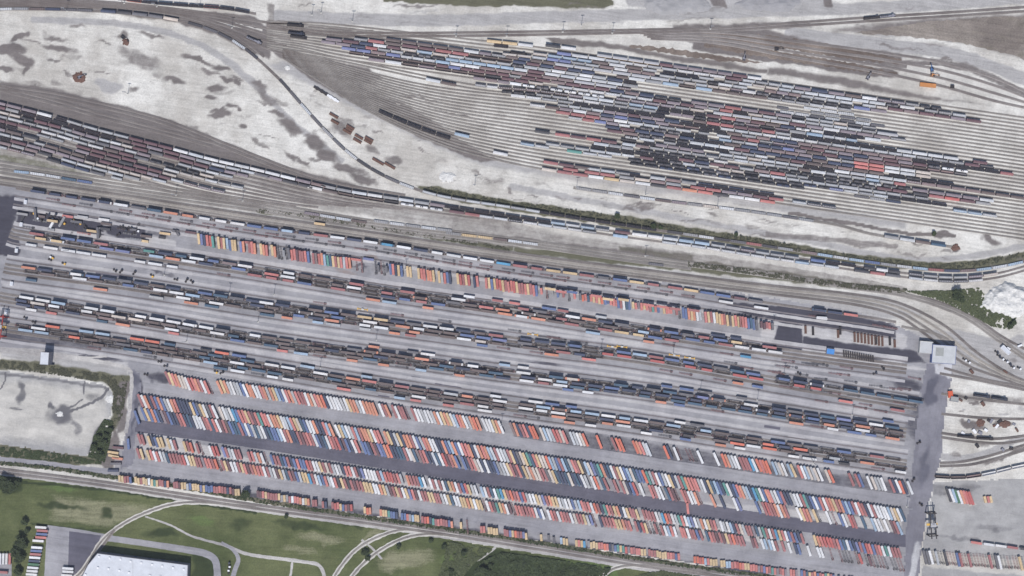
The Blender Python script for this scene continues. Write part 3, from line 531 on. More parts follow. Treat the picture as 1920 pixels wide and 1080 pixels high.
# class yard: thirty-four tracks fanning out of two throats
def cy(i, x): return 90 + 6.9 * i + .145 * (x - 1020)
up0 = [(500, 40), (560, 42), (640, 47), (760, 58), (900, 76), (1020, 90), (1440, 151), (1930, 222)]
up1 = [(500, 90), (560, 100), (660, 119), (760, 142), (880, 165), (1020, cy(13, 1020)), (1440, cy(13, 1440)), (1930, cy(13, 1930))]
lo0 = [(530, 92), (600, 110), (700, 138), (820, 164), (940, 178), (1020, cy(14, 1020)), (1440, cy(14, 1440)), (1930, cy(14, 1930))]
lo1 = [(530, 108), (580, 138), (640, 178), (720, 224), (800, 260), (880, 287), (1020, cy(33, 1020)), (1440, cy(33, 1440)), (1930, cy(33, 1930))]
CY = []
for i in range(34):
    if i < 14:
        k = i / 13.; c = [(x, y) for x, y in up0[:1]]
        g = [((a[0] * (1 - k) + b[0] * k), (a[1] * (1 - k) + b[1] * k)) for a, b in zip((up0[0], up0[1], up0[2], up0[4]), (up1[0], up1[1], up1[2], up1[4]))]
        if 4 <= i <= 11: g = g[:2] + [(640, cy(i, 640) * .75 + g[2][1] * .25), (740, cy(i, 740))]
        pts = g + [(x, cy(i, x)) for x in (1020, 1240, 1440, 1700, 1940)]
    else:
        k = (i - 14) / 19.
        g = [((1 - k) * a[0] + k * b[0], (1 - k) * a[1] + k * b[1]) for a, b in zip((lo0[0], lo0[1], (665, 128), (760, 152), (860, 169)), (lo1[0], lo1[2], lo1[3], lo1[4], lo1[5]))]
        pts = g + [(x, cy(i, x)) for x in (1020, 1240, 1440, 1700, 1940)]
    c = smooth(pts); CY.append(c); make_track(c, CYM[(i * 5 + i // 3) % 8], topw=1.55, botw=1.95)
# main curve through the middle of the picture
MC = smooth([(-20, 18), (60, 17), (200, 22), (320, 36), (400, 58), (460, 92), (520, 145), (560, 190), (610, 245), (660, 292), (720, 330), (790, 358), (860, 374), (960, 389), (1100, 412), (1250, 434), (1440, 462), (1600, 487), (1720, 503), (1800, 508), (1870, 501), (1940, 486)])
TR['curve'] = MC; make_track(MC, BALD)
for d, a, b in ((-5.5, -30, 480), (-11, -30, 500)): make_track(clipx(offset(MC, d), a, b), BALD)
for g0, g1, n in (([(-20, -4), (200, 4), (400, 26), (500, 42), (560, 44)], [(-20, 10), (200, 14), (330, 28), (420, 54), (500, 90), (530, 100)], 5),):
    for c in between(g0, g1, n): make_track(c, BALD)
NW = smooth([(200, -6), (260, 3), (340, 10), (420, 16), (480, 26)]); make_track(NW, BALD); TR['nw'] = NW
for g in ([(500, 46), (620, 60), (760, 62), (960, 60), (1200, 56), (1360, 52), (1500, 42), (1640, 32), (1800, 22), (1940, 12)],
          [(500, 50), (620, 66), (760, 68), (960, 66), (1200, 61), (1360, 57), (1500, 48), (1640, 39), (1800, 29), (1940, 20)]):
    make_track(smooth(g), BALD); TR['north'] = TR.get('north') if TR.get('north') is not None else smooth(g)
for c in between([(1200, 62), (1340, 60), (1480, 76), (1640, 97), (1760, 116), (1860, 144), (1940, 180)], [(1220, 72), (1340, 80), (1480, 106), (1640, 134), (1760, 160), (1860, 188), (1940, 206)], 4): make_track(c, BAL)
# western receiving yard
GA = [(-20, 189), (0, 194), (60, 209), (117, 224), (170, 240), (235, 257), (325, 280), (400, 300), (475, 317), (560, 338), (655, 359), (770, 377), (892, 396), (960, 406), (1040, 418), (1152, 434), (1320, 457), (1440, 476), (1547, 491), (1665, 508), (1775, 520), (1862, 514), (1940, 494)]
ga = smooth(GA); WA = []
for k in range(11):
    if k < 2: c = offset(ga, k * 7.6)
    else:
        e = {2: 900, 3: 760, 4: 700, 5: 650, 6: 620, 7: 600, 8: 560, 9: 520, 10: 500}[k]
        c = offset(ga, k * 7.9); c = clipx(c, -30, e)
        x = c[:, 0]; m = np.clip((x - (e - 240)) / 240, 0, 1); c = c.copy(); c[:, 1] -= m ** 2 * 3.0 * min(k - 1, 5)
    WA.append(c); make_track(c, BAL, topw=2.0, botw=2.5)
for d in (-8, -15): make_track(clipx(offset(ga, d - 16), -30, 400), BALD)
TR['extra'] = smooth([(-20, 158), (60, 168), (120, 178), (200, 196), (300, 222), (380, 252), (470, 288), (560, 322), (640, 345), (760, 366)]); make_track(TR['extra'], BALD)
make_track(offset(TR['extra'], 7), BALD)
# storage tracks between receiving yard and intermodal yard, and the lead curving away south-east
J = between([(-20, 300), (120, 322), (300, 350), (480, 378), (700, 414), (960, 447), (1200, 480), (1440, 512), (1600, 536), (1700, 552), (1800, 585), (1870, 632), (1940, 680)],
            [(-20, 320), (120, 344), (300, 370), (480, 395), (700, 430), (960, 462), (1200, 498), (1440, 528), (1600, 551), (1700, 566), (1800, 604), (1870, 650), (1940, 700)], 4)
for c in J[:2]: make_track(c, BALP)
make_track(clipx(J[2], -30, 1300), BALP); make_track(clipx(J[3], -30, 900), BALP)
I = between([(-20, 330), (240, 367), (480, 404), (960, 474), (1240, 510), (1440, 535), (1600, 552), (1690, 570), (1770, 610), (1830, 660), (1890, 700), (1940, 722)],
            [(-20, 346), (240, 384), (480, 422), (960, 492), (1240, 530), (1440, 556), (1600, 577), (1680, 600), (1720, 628), (1800, 690), (1870, 712), (1940, 730)], 5)
for k, c in enumerate(I[:4]): make_track(c, (BALB, BALW, BALP, BALB)[k])
for c in between([(1690, 612), (1760, 628), (1820, 665), (1860, 700)], [(1680, 600), (1760, 636), (1800, 670), (1830, 690)], 2)[:1]: make_track(c, BALP)
for g in ([(1700, 553), (1760, 566), (1830, 598), (1880, 632), (1940, 664)], [(1770, 690), (1850, 712), (1940, 728)], [(1765, 738), (1830, 748), (1940, 760)], [(1762, 700), (1850, 716), (1940, 735)],
          [(1765, 776), (1850, 784), (1940, 786)], [(1765, 812), (1830, 821), (1880, 822), (1940, 814)], [(1765, 820), (1830, 829), (1880, 831), (1940, 822)], [(1762, 868), (1800, 866), (1850, 856), (1890, 844), (1940, 828)], [(1762, 874), (1820, 871), (1880, 856), (1940, 838)],
          [(1752, 892), (1800, 894), (1850, 888), (1900, 876), (1940, 868)]): make_track(smooth(g), BALB)
# intermodal tracks
IT = {}
for nm, g, rows in (('T2', T2, (0, 8)), ('T3', T3, (-5, 2.5, 9.5)), ('T4', T4, (-7, .5, 8)), ('T5', T5, (-1, 6.5, 13.5)), ('T6', T6, (-2, 5, 12.5))):
    for j, d in enumerate(rows):
        c = offset(smooth(g), d); IT[nm, j] = c
        if not (nm == 'T2' and j == 1): make_track(c, BALD if j else BAL, z0=.10)
# southern main line
SG = [(-60, 874), (0, 882), (187, 906), (325, 927), (480, 950), (630, 970), (730, 984), (830, 998), (960, 1019), (1110, 1043), (1210, 1059), (1335, 1075), (1480, 1094)]
for d in (-3.2, 3.4): make_track(offset(smooth(SG), d), BAL, z0=.13)
for sp in SPURS: make_track(smooth(sp), BALP, z0=.145, topw=1.8, botw=2.2)
make_track(smooth([(140, 1110), (170, 1055), (195, 1020), (215, 993)]), BALD, z0=.145)

# ------------------------------------------------------------------ rolling stock (each about 17 m long), built once per kind
PAINT = paint_mat('weathered_paint', False); TINT = paint_mat('weathered_paint_merged', True)
DARK = plain_mat('dark_underframe', lin(52, 48, 50), .8, .2, .5)
TYRE = plain_mat('tyre_rubber', lin(40, 40, 44), .9, .1)
COAL = plain_mat('coal_load', lin(58, 56, 62), .95, .35, .8)
STEEL = plain_mat('pale_roof_steel', lin(168, 168, 172), .5, .18, .4)
GALV = plain_mat('white_roof_sheet', lin(196, 200, 207), .6, .12, .12)
def trucks(m, L, mi=2):
    for x in (-L * .36, L * .36):
        for dx in (-.9, .9): m.cyl_y(x + dx, -.85, .85, .46, .46, 8, mi)
        m.box(x - 1.5, x + 1.5, -1.05, -.88, .35, .75, mi, True); m.box(x - 1.5, x + 1.5, .88, 1.05, .35, .75, mi, True)
    m.box(-L / 2 - .5, L / 2 + .5, -.18, .18, .75, 1.0, mi, True)
def boxcar():
    m = MB(); L = 16.6; trucks(m, L); m.box(-L / 2, L / 2, -1.5, 1.5, 1.0, 4.3, 0, True)
    m.prism_x([(-1.5, 4.3), (1.5, 4.3), (0.6, 4.62), (-.6, 4.62)][::-1], -L / 2, L / 2, 0)
    for k in range(12): m.box(-L / 2 + .6 + k * 1.4, -L / 2 + .72 + k * 1.4, -1.35, 1.35, 4.45, 4.66, 0)
    for s in (-1, 1): m.box(-1.6, 1.6, s * 1.53 - .04, s * 1.53 + .04, 1.1, 4.2, 0)
    return m
def hopper():
    m = MB(); L = 15.6; trucks(m, L)
    prof = [(-1.5, 2.0), (-1.55, 3.6), (-1.2, 4.25), (-.6, 4.45), (.6, 4.45), (1.2, 4.25), (1.55, 3.6), (1.5, 2.0), (.7, 1.0), (-.7, 1.0)][::-1]
    m.prism_x(prof, -L / 2 + 1.4, L / 2 - 1.4, 0)
    for s in (-1, 1): m.prism_x([(-1.5, 3.0), (-1.55, 3.6), (-1.2, 4.2), (1.2, 4.2), (1.55, 3.6), (1.5, 3.0)][::-1], *sorted((s * (L / 2 - 1.4), s * L / 2)), mi=0)
    m.box(-L / 2 + .6, L / 2 - .6, -.42, .42, 4.45, 4.58, 1)
    for k in range(5): m.box(-L / 2 + 1.6 + k * 2.7, -L / 2 + 3.4 + k * 2.7, -.34, .34, 4.58, 4.68, 0)
    for s in (-1, 1): m.box(-L / 2 + .3, L / 2 - .3, s * 1.15 - .12, s * 1.15 + .12, 4.33, 4.42, 2)
    return m
def tankcar():
    m = MB(); L = 15.4; trucks(m, L); n = 14; rows = []
    xs = [(-L / 2 + .4, .35), (-L / 2 + .7, 1.0), (-L / 2 + 1.3, 1.45), (L / 2 - 1.3, 1.45), (L / 2 - .7, 1.0), (L / 2 - .4, .35)]
    vs = [(x, r * cos(2 * pi * k / n), 2.7 + r * sin(2 * pi * k / n)) for x, r in xs for k in range(n)]
    fs = [(j * n + k, j * n + (k + 1) % n, (j + 1) * n + (k + 1) % n, (j + 1) * n + k) for j in range(5) for k in range(n)]
    m.add(vs, [f[::-1] for f in fs] + [tuple(range(n)), tuple(range(6 * n - 1, 5 * n - 1, -1))], 0)
    m.cyl_z(0, 0, .55, 4.0, 4.55, 10, 0); m.box(-1.6, 1.6, -.8, .8, 4.15, 4.22, 2)
    m.box(-L / 2, L / 2, -1.2, 1.2, 1.0, 1.2, 2, True); return m
def gondola(load=True):
    m = MB(); L = 16.2; trucks(m, L)
    for s in (-1, 1): m.box(-L / 2, L / 2, min(s * 1.5, s * 1.38), max(s * 1.5, s * 1.38), 1.0, 3.4, 0, True); m.box(*sorted((s * L / 2, s * (L / 2 - .12))), -1.38, 1.38, 1.0, 3.4, 0, True)
    m.box(-L / 2 + .12, L / 2 - .12, -1.38, 1.38, 1.0, 1.15, 0)
    if load:
        nx = 9
        for k in range(nx):
            x0 = -L / 2 + .12 + (L - .24) * k / nx; m.add([(x0, -1.38, 2.7), (x0 + (L - .24) / nx, -1.38, 2.7), (x0 + (L - .24) / nx, 1.38, 2.7), (x0, 1.38, 2.7), (x0 + (L - .24) / nx / 2, 0, 3.1 + .4 * ((k * 7) % 3))], [(0, 1, 4), (1, 2, 4), (2, 3, 4), (3, 0, 4)], 3)
    for k in range(10):
        for s in (-1, 1): m.box(-L / 2 + .8 + k * 1.6, -L / 2 + .95 + k * 1.6, min(s * 1.5, s * 1.6), max(s * 1.5, s * 1.6), 1.1, 3.3, 0)
    return m
def flatcar():
    m = MB(); L = 16.8; trucks(m, L); m.box(-L / 2, L / 2, -1.4, 1.4, 1.0, 1.3, 0, True)
    for k in range(8): m.box(-L / 2 + 1 + k * 2.1, -L / 2 + 1.25 + k * 2.1, -1.45, 1.45, 1.3, 1.4, 2)
    return m
def autorack():
    m = MB(); L = 21.5; trucks(m, L); m.box(-L / 2, L / 2, -1.5, 1.5, 1.0, 5.2, 0, True); m.prism_x([(-1.5, 5.2), (1.5, 5.2), (.8, 5.6), (-.8, 5.6)][::-1], -L / 2, L / 2, 1)
    for k in range(16): m.box(-L / 2 + .5 + k * 1.37, -L / 2 + .62 + k * 1.37, -1.56, 1.56, 1.2, 5.1, 0)
    return m
def wellcar():
    m = MB(); L = 17.2; trucks(m, L + 1)
    for s in (-1, 1):
        m.box(-L / 2 + 1, L / 2 - 1, min(s * 1.35, s * 1.5), max(s * 1.35, s * 1.5), .55, 1.55, 0, True)
        m.box(*sorted((s * (L / 2 - 1), s * L / 2)), -1.35, 1.35, .95, 1.3, 0, True)
    for k in range(5): m.box(-L / 2 + 1.5 + k * 3.5, -L / 2 + 1.9 + k * 3.5, -1.35, 1.35, .5, .68, 0, True)
    return m
def container(L, W=2.6, Hh=2.9):
    m = MB(); m.box(-L / 2, L / 2, -W / 2, W / 2, 0, Hh - .06, 0, True)
    k = int(L / .9)
    for j in range(k): x = -L / 2 + .3 + j * (L - .6) / k; m.box(x, x + .42, -W / 2 + .12, W / 2 - .12, Hh - .06, Hh, 0)
    for a in (-1, 1):
        for b in (-1, 1): m.box(*sorted((a * L / 2, a * (L / 2 - .22))), *sorted((b * (W / 2 + .015), b * (W / 2 - .18))), -.0, Hh + .02, 0)
    for y in (-.6, -.1, .3, .8): m.bar((L / 2 + .03, y, .15), (L / 2 + .03, y, Hh - .2), .03, 2)
    return m
def chassis_parts(m, L, mi=2, ti=4):
    for y in (-.5, .5): m.box(-L / 2, L / 2, y - .12, y + .12, .85, 1.15, mi, True)
    for k in range(6): m.box(-L / 2 + .2 + k * (L - .6) / 5, -L / 2 + .42 + k * (L - .6) / 5, -1.2, 1.2, .95, 1.13, mi, True)
    for x in (L / 2 - 1.2, L / 2 - 2.5):
        for y in (-1.0, 1.0): m.cyl_y(x, y - .28, y + .28, .5, .5, 9, ti)
        m.box(x - .1, x + .1, -1.1, 1.1, .42, .58, mi, True)
    for y in (-.8, .8): m.box(-L / 2 + 2.2, -L / 2 + 2.4, y - .08, y + .08, 0, .9, mi, True)
    return m
def trailer(L=15.9, Hh=2.85):
    c = container(L, 2.6, Hh); m = MB(); m.add([(x, y, z + 1.2) for x, y, z in c.v], c.f, 0); m.m = list(c.m)
    chassis_parts(m, L); m.box(-L / 2 - .5, -L / 2 - .02, -.8, .8, 1.5, 3.2, 1, True)
    return m
def empty_chassis(L=15.4):
    return chassis_parts(MB(), L, 0, 4)
CARMATS = [PAINT, STEEL, DARK, COAL, TYRE]
MBK = dict(boxcar=boxcar(), covered_hopper=hopper(), tank_car=tankcar(), gondola=gondola(), empty_gondola=gondola(False), flatcar=flatcar(), autorack=autorack(), well_car=wellcar(),
           container=container(15.9), short_container=container(12.2), small_container=container(7.4), container_trailer=trailer(), short_trailer=trailer(12.2, 2.75), empty_chassis=empty_chassis())
ME = {k: v.mesh(k, CARMATS) for k, v in MBK.items()}
KN = dict(boxcar='boxcar', covered_hopper='covered hopper', tank_car='tank car', gondola='loaded gondola', empty_gondola='open gondola', flatcar='flatcar', autorack='autorack car', well_car='well car', container='container',
          short_container='container', small_container='short container', container_trailer='container trailer', short_trailer='container trailer', empty_chassis='empty chassis')
CATS = dict(boxcar='boxcar', covered_hopper='hopper car', tank_car='tank car', gondola='gondola', empty_gondola='gondola', flatcar='flatcar', autorack='autorack', well_car='well car', container='container', short_container='container', small_container='container',
            container_trailer='container trailer', short_trailer='container trailer', empty_chassis='chassis')
ITEMS = []                                 # every repeated vehicle or box, sorted out at the end
SRC = {}
def put(kind, x, y, z, rz, col, where, seq, group, prio=0, rgb=None, sx=1.):
    ITEMS.append(dict(sx=sx, kind=kind, x=x, y=y, z=z, rz=rz, col=col, where=where, seq=seq, group=group, prio=prio, rgb=rgb or tone(col)))
def along(c, x0, x1, pitch):
    """positions every pitch metres along a track between two plan abscissae"""
    p = world(c); s = np.r_[0, np.cumsum(np.hypot(*np.diff(p, axis=0).T))]
    a = np.interp(P(x0, 0)[0], p[:, 0], s); b = np.interp(P(x1, 0)[0], p[:, 0], s)
    n = max(1, int(round((b - a) / pitch))); out = []
    for k in range(n):
        q = a + (k + .5) * pitch; f = lambda u: (np.interp(u, s, p[:, 0]), np.interp(u, s, p[:, 1]))
        (xa, ya), (xb, yb) = f(q - pitch * .36), f(q + pitch * .36)
        out.append(((xa + xb) / 2, (ya + yb) / 2, atan2(yb - ya, xb - xa)))
    return out
KL = dict(boxcar=17.7, covered_hopper=16.8, tank_car=16.6, gondola=17.4, empty_gondola=17.4, flatcar=18.0, autorack=22.8)
MIXES = [('covered_hopper', 'gGuupuGgGcw', 34), ('boxcar', 'mrBhxnvmmGwhmxn', 34), ('tank_car', 'kdkdkdwg', 10), ('gondola', 'ddBkdn', 8), ('empty_gondola', 'Bxdhku', 8), ('boxcar', 'wGgcGu', 8), ('autorack', 'wpGyx', 4), ('covered_hopper', 'xhBup', 6)]
def random_cut(c, x0, x1, where, group, mixes=MIXES, gap=.07, seq0=0):
    x = x0 + random.uniform(0, 16); seq = seq0; L = float(c[-1, 0])
    while x < x1 - 14 and x < L - 10:
        kind, cols, _ = random.choices(mixes, [m[2] for m in mixes])[0]; col = random.choice(cols); run = random.choice((1, 1, 2, 3, 4, 6))
        if random.random() < gap: x += random.uniform(10, 40); continue
        sx = random.choice((.78, .88, .95, 1., 1.08)); pl = KL[kind] * sx
        for (X, Y, r) in along(c, x, min(x1, x + run * pl / S), pl)[:run]:
            seq += 1; cc = col if random.random() < .62 else random.choice(cols)
            put(kind, X, Y, RZ + (.0), r, cc, where, seq, group, sx=sx)
            x += pl / S * cos(r)
            if x > x1 - 14: break
    return seq
def cut(c, x0, x1, kind, cols, where, group, seq0=0):
    seq = seq0
    for k, (X, Y, r) in enumerate(along(c, x0, x1, KL[kind])):
        seq += 1; put(kind, X, Y, RZ, r, cols[k % len(cols)], where, seq, group)
    return seq
CG = 'railcars standing in the classification yard'
XL = [1105, 1030, 985, 930, 720, 650, 600, 592, 640, 650, 690, 872, 880, 940, 945, 960, 985, 1035, 1055, 1125, 1130, 1155, 1150, 1000, 1110, 1100, 980, 975, 1000, 0, 0, 1018, 1095, 1015]
XR = [1440, 1775, 1800, 1835, 1668, 1600, 1190, 1190, 1180, 1640, 1665, 1700, 1650, 1600, 1840, 1852, 1907, 1810, 1808, 1720, 1800, 1660, 1930, 1690, 1870, 1865, 1750, 1790, 1560, 0, 0, 1455, 1560, 1445]
DK = [('tank_car', 'kkkdnd', 34), ('gondola', 'kkdn', 20), ('covered_hopper', 'uGg', 22), ('boxcar', 'mBh', 10)]
for i in range(34):
    wh = f'{ordn(i + 1)} track of the class yard'; c = CY[i]
    if not XL[i]: continue
    if i == 27:
        s = cut(c, 975, 1036, 'covered_hopper', 'cG', wh, CG); s = cut(c, 1062, 1090, 'boxcar', 't', wh, CG, s); s = cut(c, 1092, 1150, 'covered_hopper', 'GG', wh, CG, s); s = cut(c, 1176, 1565, 'tank_car', 'kkkknkdk', wh, CG, s)
        s = cut(c, 1553, 1650, 'covered_hopper', 'vGuG', wh, CG, s); cut(c, 1660, 1780, 'gondola', 'nknd', wh, CG, s)
    elif i == 28:
        s = cut(c, 1180, 1500, 'tank_car', 'kknkkdnk', wh, CG); s = cut(c, 1600, 1700, 'flatcar', 'dun', wh, CG, s); cut(c, 1785, 1875, 'covered_hopper', 'ccG', wh, CG, s)
    elif i == 23:
        s = cut(c, 1002, 1036, 'boxcar', 'k', wh, CG); s = cut(c, 1040, 1150, 'boxcar', 'rmrm', wh, CG, s); random_cut(c, 1160, XR[i], wh, CG, seq0=s)
    elif i == 31:
        s = cut(c, 1018, 1096, 'boxcar', 'rmB', wh, CG); s = cut(c, 1098, 1168, 'covered_hopper', 'GGu', wh, CG, s); s = cut(c, 1172, 1214, 'gondola', 'n', wh, CG, s); s = cut(c, 1218, 1300, 'boxcar', 'gxu', wh, CG, s); cut(c, 1308, 1455, 'gondola', 'vdvdh', wh, CG, s)
    elif i == 32:
        s = cut(c, 1055, 1090, 'boxcar', 'r', wh, CG); s = cut(c, 1095, 1155, 'boxcar', 'rr', wh, CG, s); s = cut(c, 1160, 1290, 'boxcar', 'upxu', wh, CG, s); s = cut(c, 1293, 1350, 'boxcar', 'rr', wh, CG, s); s = cut(c, 1352, 1482, 'boxcar', 'hhmr', wh, CG, s); cut(c, 1484, 1560, 'covered_hopper', 'Gdd', wh, CG, s)
    elif i == 33:
        cut(c, 1015, 1455, 'boxcar', 'prrwypwkroskwwss', wh, CG)
    elif i == 21:
        s = random_cut(c, XL[i], 1450, wh, CG); s = cut(c, 1452, 1655, 'boxcar', 'BmBBxBB', wh, CG, s); random_cut(c, 1660, 1800, wh, CG, DK, seq0=s)
    elif i in (6, 7, 8):
        s = random_cut(c, XL[i], XR[i], wh, CG, gap=0); random_cut(c, (1500, 1440, 1460)[i - 6], (1600, 1640, 1690)[i - 6], wh, CG, [('flatcar', 'udGc', 10), ('covered_hopper', 'cGk', 5)], .3, seq0=s)
    elif i == 25:
        s = random_cut(c, XL[i], 1700, wh, CG); cut(c, 1710, 1865, 'boxcar', 'krRmuk', wh, CG, s)
    elif i in (19, 20) :
        s = random_cut(c, XL[i], 1595, wh, CG); cut(c, 1598, 1740, 'boxcar', 'sswGpw', wh, CG, s)
    elif 18 <= i <= 26 or i in (2, 3):
        a, b = (1190, 1330) if i > 10 else (1230, 1340)
        s = random_cut(c, XL[i], a, wh, CG); s = random_cut(c, a + 2, b, wh, CG, DK, 0, seq0=s); random_cut(c, b + 4, XR[i], wh, CG, seq0=s)
    else: random_cut(c, XL[i], XR[i], wh, CG)
cut(CY[13], 798, 862, 'boxcar', 'GB', 'lone cut left of the class yard', CG)
cut(offset(CY[30], 0), 710, 835, 'gondola', 'kkdk', 'dark cut alone in the lower throat', CG)
cut(CY[28], 852, 884, 'boxcar', 'c', 'lone car in the lower throat', CG)
cut(CY[31], 924, 950, 'boxcar', 'w', 'lone car below the lower throat', CG)
cut(CY[0], 912, 992, 'boxcar', 'yyw', 'top edge of the class yard', CG); cut(CY[1], 925, 960, 'gondola', 'B', 'top edge of the class yard', CG, 3); cut(offset(CY[0], -5), 1022, 1082, 'boxcar', 'kw', 'top edge of the class yard', CG, 4)
# western receiving yard cuts
WG = 'railcars standing in the western receiving yard'
WMX = [('covered_hopper', 'GgpuGwgu', 34), ('boxcar', 'mhxBmuhdnmk', 36), ('gondola', 'dBhdm', 8), ('tank_car', 'kkd', 4), ('covered_hopper', 'xhpxgh', 14)]
for k, xr in enumerate((0, 0, 468, 446, 398, 470, 335, 420, 318, 262, 240)):
    wh = f'{ordn(k + 1)} track of the western yard'; c = WA[k]
    if k == 0:
        s = cut(c, -15, 90, 'boxcar', 'hhhwB', wh, WG); s = random_cut(c, 92, 325, wh, WG, WMX, 0, s); s = cut(c, 326, 600, 'boxcar', 'wGwwGwGwhx', wh, WG, s); s = cut(c, 602, 830, 'boxcar', 'uuGwuGuhh', wh, WG, s)
        s = cut(c, 832, 1030, 'gondola', 'kdBkkB', wh, WG, s); s = cut(c, 1032, 1150, 'covered_hopper', 'cGcu', wh, WG, s); s = cut(c, 1152, 1180, 'boxcar', 'm', wh, WG, s); s = cut(c, 1184, 1330, 'boxcar', 'wwGccg', wh, WG, s)
        s = cut(c, 1332, 1510, 'covered_hopper', 'guhguu', wh, WG, s); s = cut(c, 1518, 1545, 'boxcar', 'b', wh, WG, s); s = cut(c, 1547, 1610, 'gondola', 'BB', wh, WG, s); s = random_cut(c, 1612, 1700, wh, WG, [('boxcar', 'kww', 3)], 0, s); cut(c, 1702, 1880, 'covered_hopper', 'dugghp', wh, WG, s)
    elif k == 1:
        s = random_cut(c, -15, 500, wh, WG, WMX, 0); s = cut(c, 502, 575, 'boxcar', 'hkk', wh, WG, s); s = cut(c, 577, 632, 'boxcar', 'wB', wh, WG, s); s = cut(c, 634, 740, 'empty_gondola', 'BBBk', wh, WG, s); s = cut(c, 750, 840, 'tank_car', 'wwG', wh, WG, s); s = cut(c, 842, 895, 'boxcar', 'mr', wh, WG, s)
        s = cut(c, 897, 1130, 'covered_hopper', 'GGkwGGwu', wh, WG, s); s = cut(c, 1148, 1178, 'boxcar', 'c', wh, WG, s); s = cut(c, 1240, 1585, 'covered_hopper', 'GwGwGGwGwcG', wh, WG, s); s = cut(c, 1600, 1700, 'boxcar', 'krdG', wh, WG, s); cut(c, 1702, 1840, 'covered_hopper', 'GwddwG', wh, WG, s)
    else: random_cut(c, -15, xr, wh, WG, WMX, .09)
CV = 'cars of the long train round the curve'
s = cut(MC, -5, 180, 'flatcar', 'GuBnddn', 'train on the big curve', CV); s = cut(MC, 190, 350, 'boxcar', 'nkddpxy', 'train on the big curve', CV, s)
s = cut(MC, 352, 480, 'flatcar', 'kdkG', 'train on the big curve', CV, s); s = cut(MC, 524, 790, 'flatcar', 'kdGdudGk', 'train on the big curve', CV, s); s = cut(MC, 792, 1000, 'covered_hopper', 'GGuG', 'train on the big curve', CV, s)
s = cut(MC, 1002, 1240, 'gondola', 'kkndBk', 'train on the big curve', CV, s); s = cut(MC, 1250, 1500, 'flatcar', 'kuGkdr', 'train on the big curve', CV, s); cut(MC, 1502, 1920, 'flatcar', 'xcGcbuGcrn', 'train on the big curve', CV, s)
cut(NW, 238, 470, 'gondola', 'OdTkkrkddk', 'track at the top left corner', 'cars on the far north-western track')
# isolated cars and storage flats
SGP = 'cars left on the storage tracks'
s = cut(J[1], 570, 690, 'flatcar', 'hGGB', 'storage tracks above the intermodal yard', SGP); s = cut(J[0], 700, 860, 'flatcar', 'uGuGu', 'storage tracks above the intermodal yard', SGP, s)
s = cut(J[1], 835, 950, 'flatcar', 'uyyB', 'storage tracks above the intermodal yard', SGP, s); s = cut(J[1], 950, 1000, 'flatcar', 'GG', 'storage tracks above the intermodal yard', SGP, s); cut(J[2], 1215, 1242, 'flatcar', 'd', 'storage tracks above the intermodal yard', SGP, s)
s = cut(smooth([(1075, 352), (1240, 376), (1400, 396), (1560, 420)]), 1080, 1520, 'flatcar', 'uuGdGBhupwuuud', 'gravel siding below the class yard', 'cars on the siding below the class yard')
make_track(smooth([(1075, 352), (1240, 376), (1400, 396), (1560, 420), (1640, 440), (1790, 464)]), BALP)
cut(smooth([(1075, 352), (1240, 376), (1400, 396), (1560, 424), (1640, 440), (1790, 464)]), 1656, 1780, 'boxcar', 'uGBTh', 'gravel siding below the class yard', 'cars on the siding below the class yard', s)
cut(smooth([(-20, 318), (60, 325), (160, 341), (300, 362), (480, 388)]), 26, 170, 'flatcar', 'cwGTb', 'upper left storage track', SGP)
cut(smooth([(1750, 893), (1800, 895), (1850, 888), (1900, 876), (1940, 868)]), 1752, 1935, 'empty_gondola', 'BBxwwww', 'curved track above the concrete yard', 'cars on the curve above the concrete yard')

# ------------------------------------------------------------------ intermodal trains: well cars with containers standing in them
def stack_train(key, x0, x1, spec, where, group='well cars of the intermodal trains', pitch=18.7, p_dbl=.35):
    """spec: one letter per well; capital position '.' is an empty well, '-' no car"""
    x0 += random.uniform(0, 16) if key[0] != 'T2' else 0; pitch += random.uniform(-.5, .6)
    c = IT[key]; pos = along(c, x0, x1, pitch)
    for k, (X, Y, r) in enumerate(pos):
        ch = spec[int(k * len(spec) / len(pos))]
        if ch not in '.-' and key[0] != 'T2' and random.random() < .16: ch = '.'
        if ch == '-': continue
        put('well_car', X, Y, RZ + .04, r, random.choice('BBBdmd'), where, k + 1, group, 1 if ch == '.' else 0)
        if ch == '.': continue
        z = RZ + .75
        if random.random() < p_dbl:
            put('container', X, Y, z, r, random.choice('nbwoT'), where, k + 1, 'containers on the intermodal trains', -1); z += 2.98
        put('container' if random.random() < .7 else 'short_container', X, Y, z, r, ch, where, k + 1, 'containers on the intermodal trains', 1 if z > 2 else 1)
def rnd(pal, n, seed): r = random.Random(seed); return ''.join(r.choice(pal) for _ in range(n))
stack_train(('T2', 0), 58, 1238, 'nnnnwdToowwwbbcnrwnwCwnwwwwCrryyrdbyr', 'top intermodal train', pitch=19.0, p_dbl=.3)
stack_train(('T2', 0), 1250, 1440, 'rybbmd', 'top intermodal train east part', pitch=17.8, p_dbl=.1)
stack_train(('T2', 0), 1520, 1622, 'nns', 'top train, short east cut', pitch=18)
for x, y, cc in ((1540, 597, 'w'), (600, 420, 'y')): put('short_trailer', *P(x, y), .06, radians(-8), cc, 'kerb below the top train', 1, 'trailers parked beside the intermodal trains')
stack_train(('T3', 0), 44, 480, 'rnbbrnrdtnTwbxww', 'second train, upper track', p_dbl=.25)
stack_train(('T3', 0), 480, 960, 'wwBBbrBB.rb.w.rrr', 'second train, upper track', p_dbl=.15)
stack_train(('T3', 0), 960, 1450, 'rdcwoond.bnbdrBbyBrw', 'second train, upper track', p_dbl=.15)
stack_train(('T3', 1), 48, 960, 'yybcvvtcowwnrbosw.BBwwrr.BrdBso.', 'second train, middle track', p_dbl=.2)
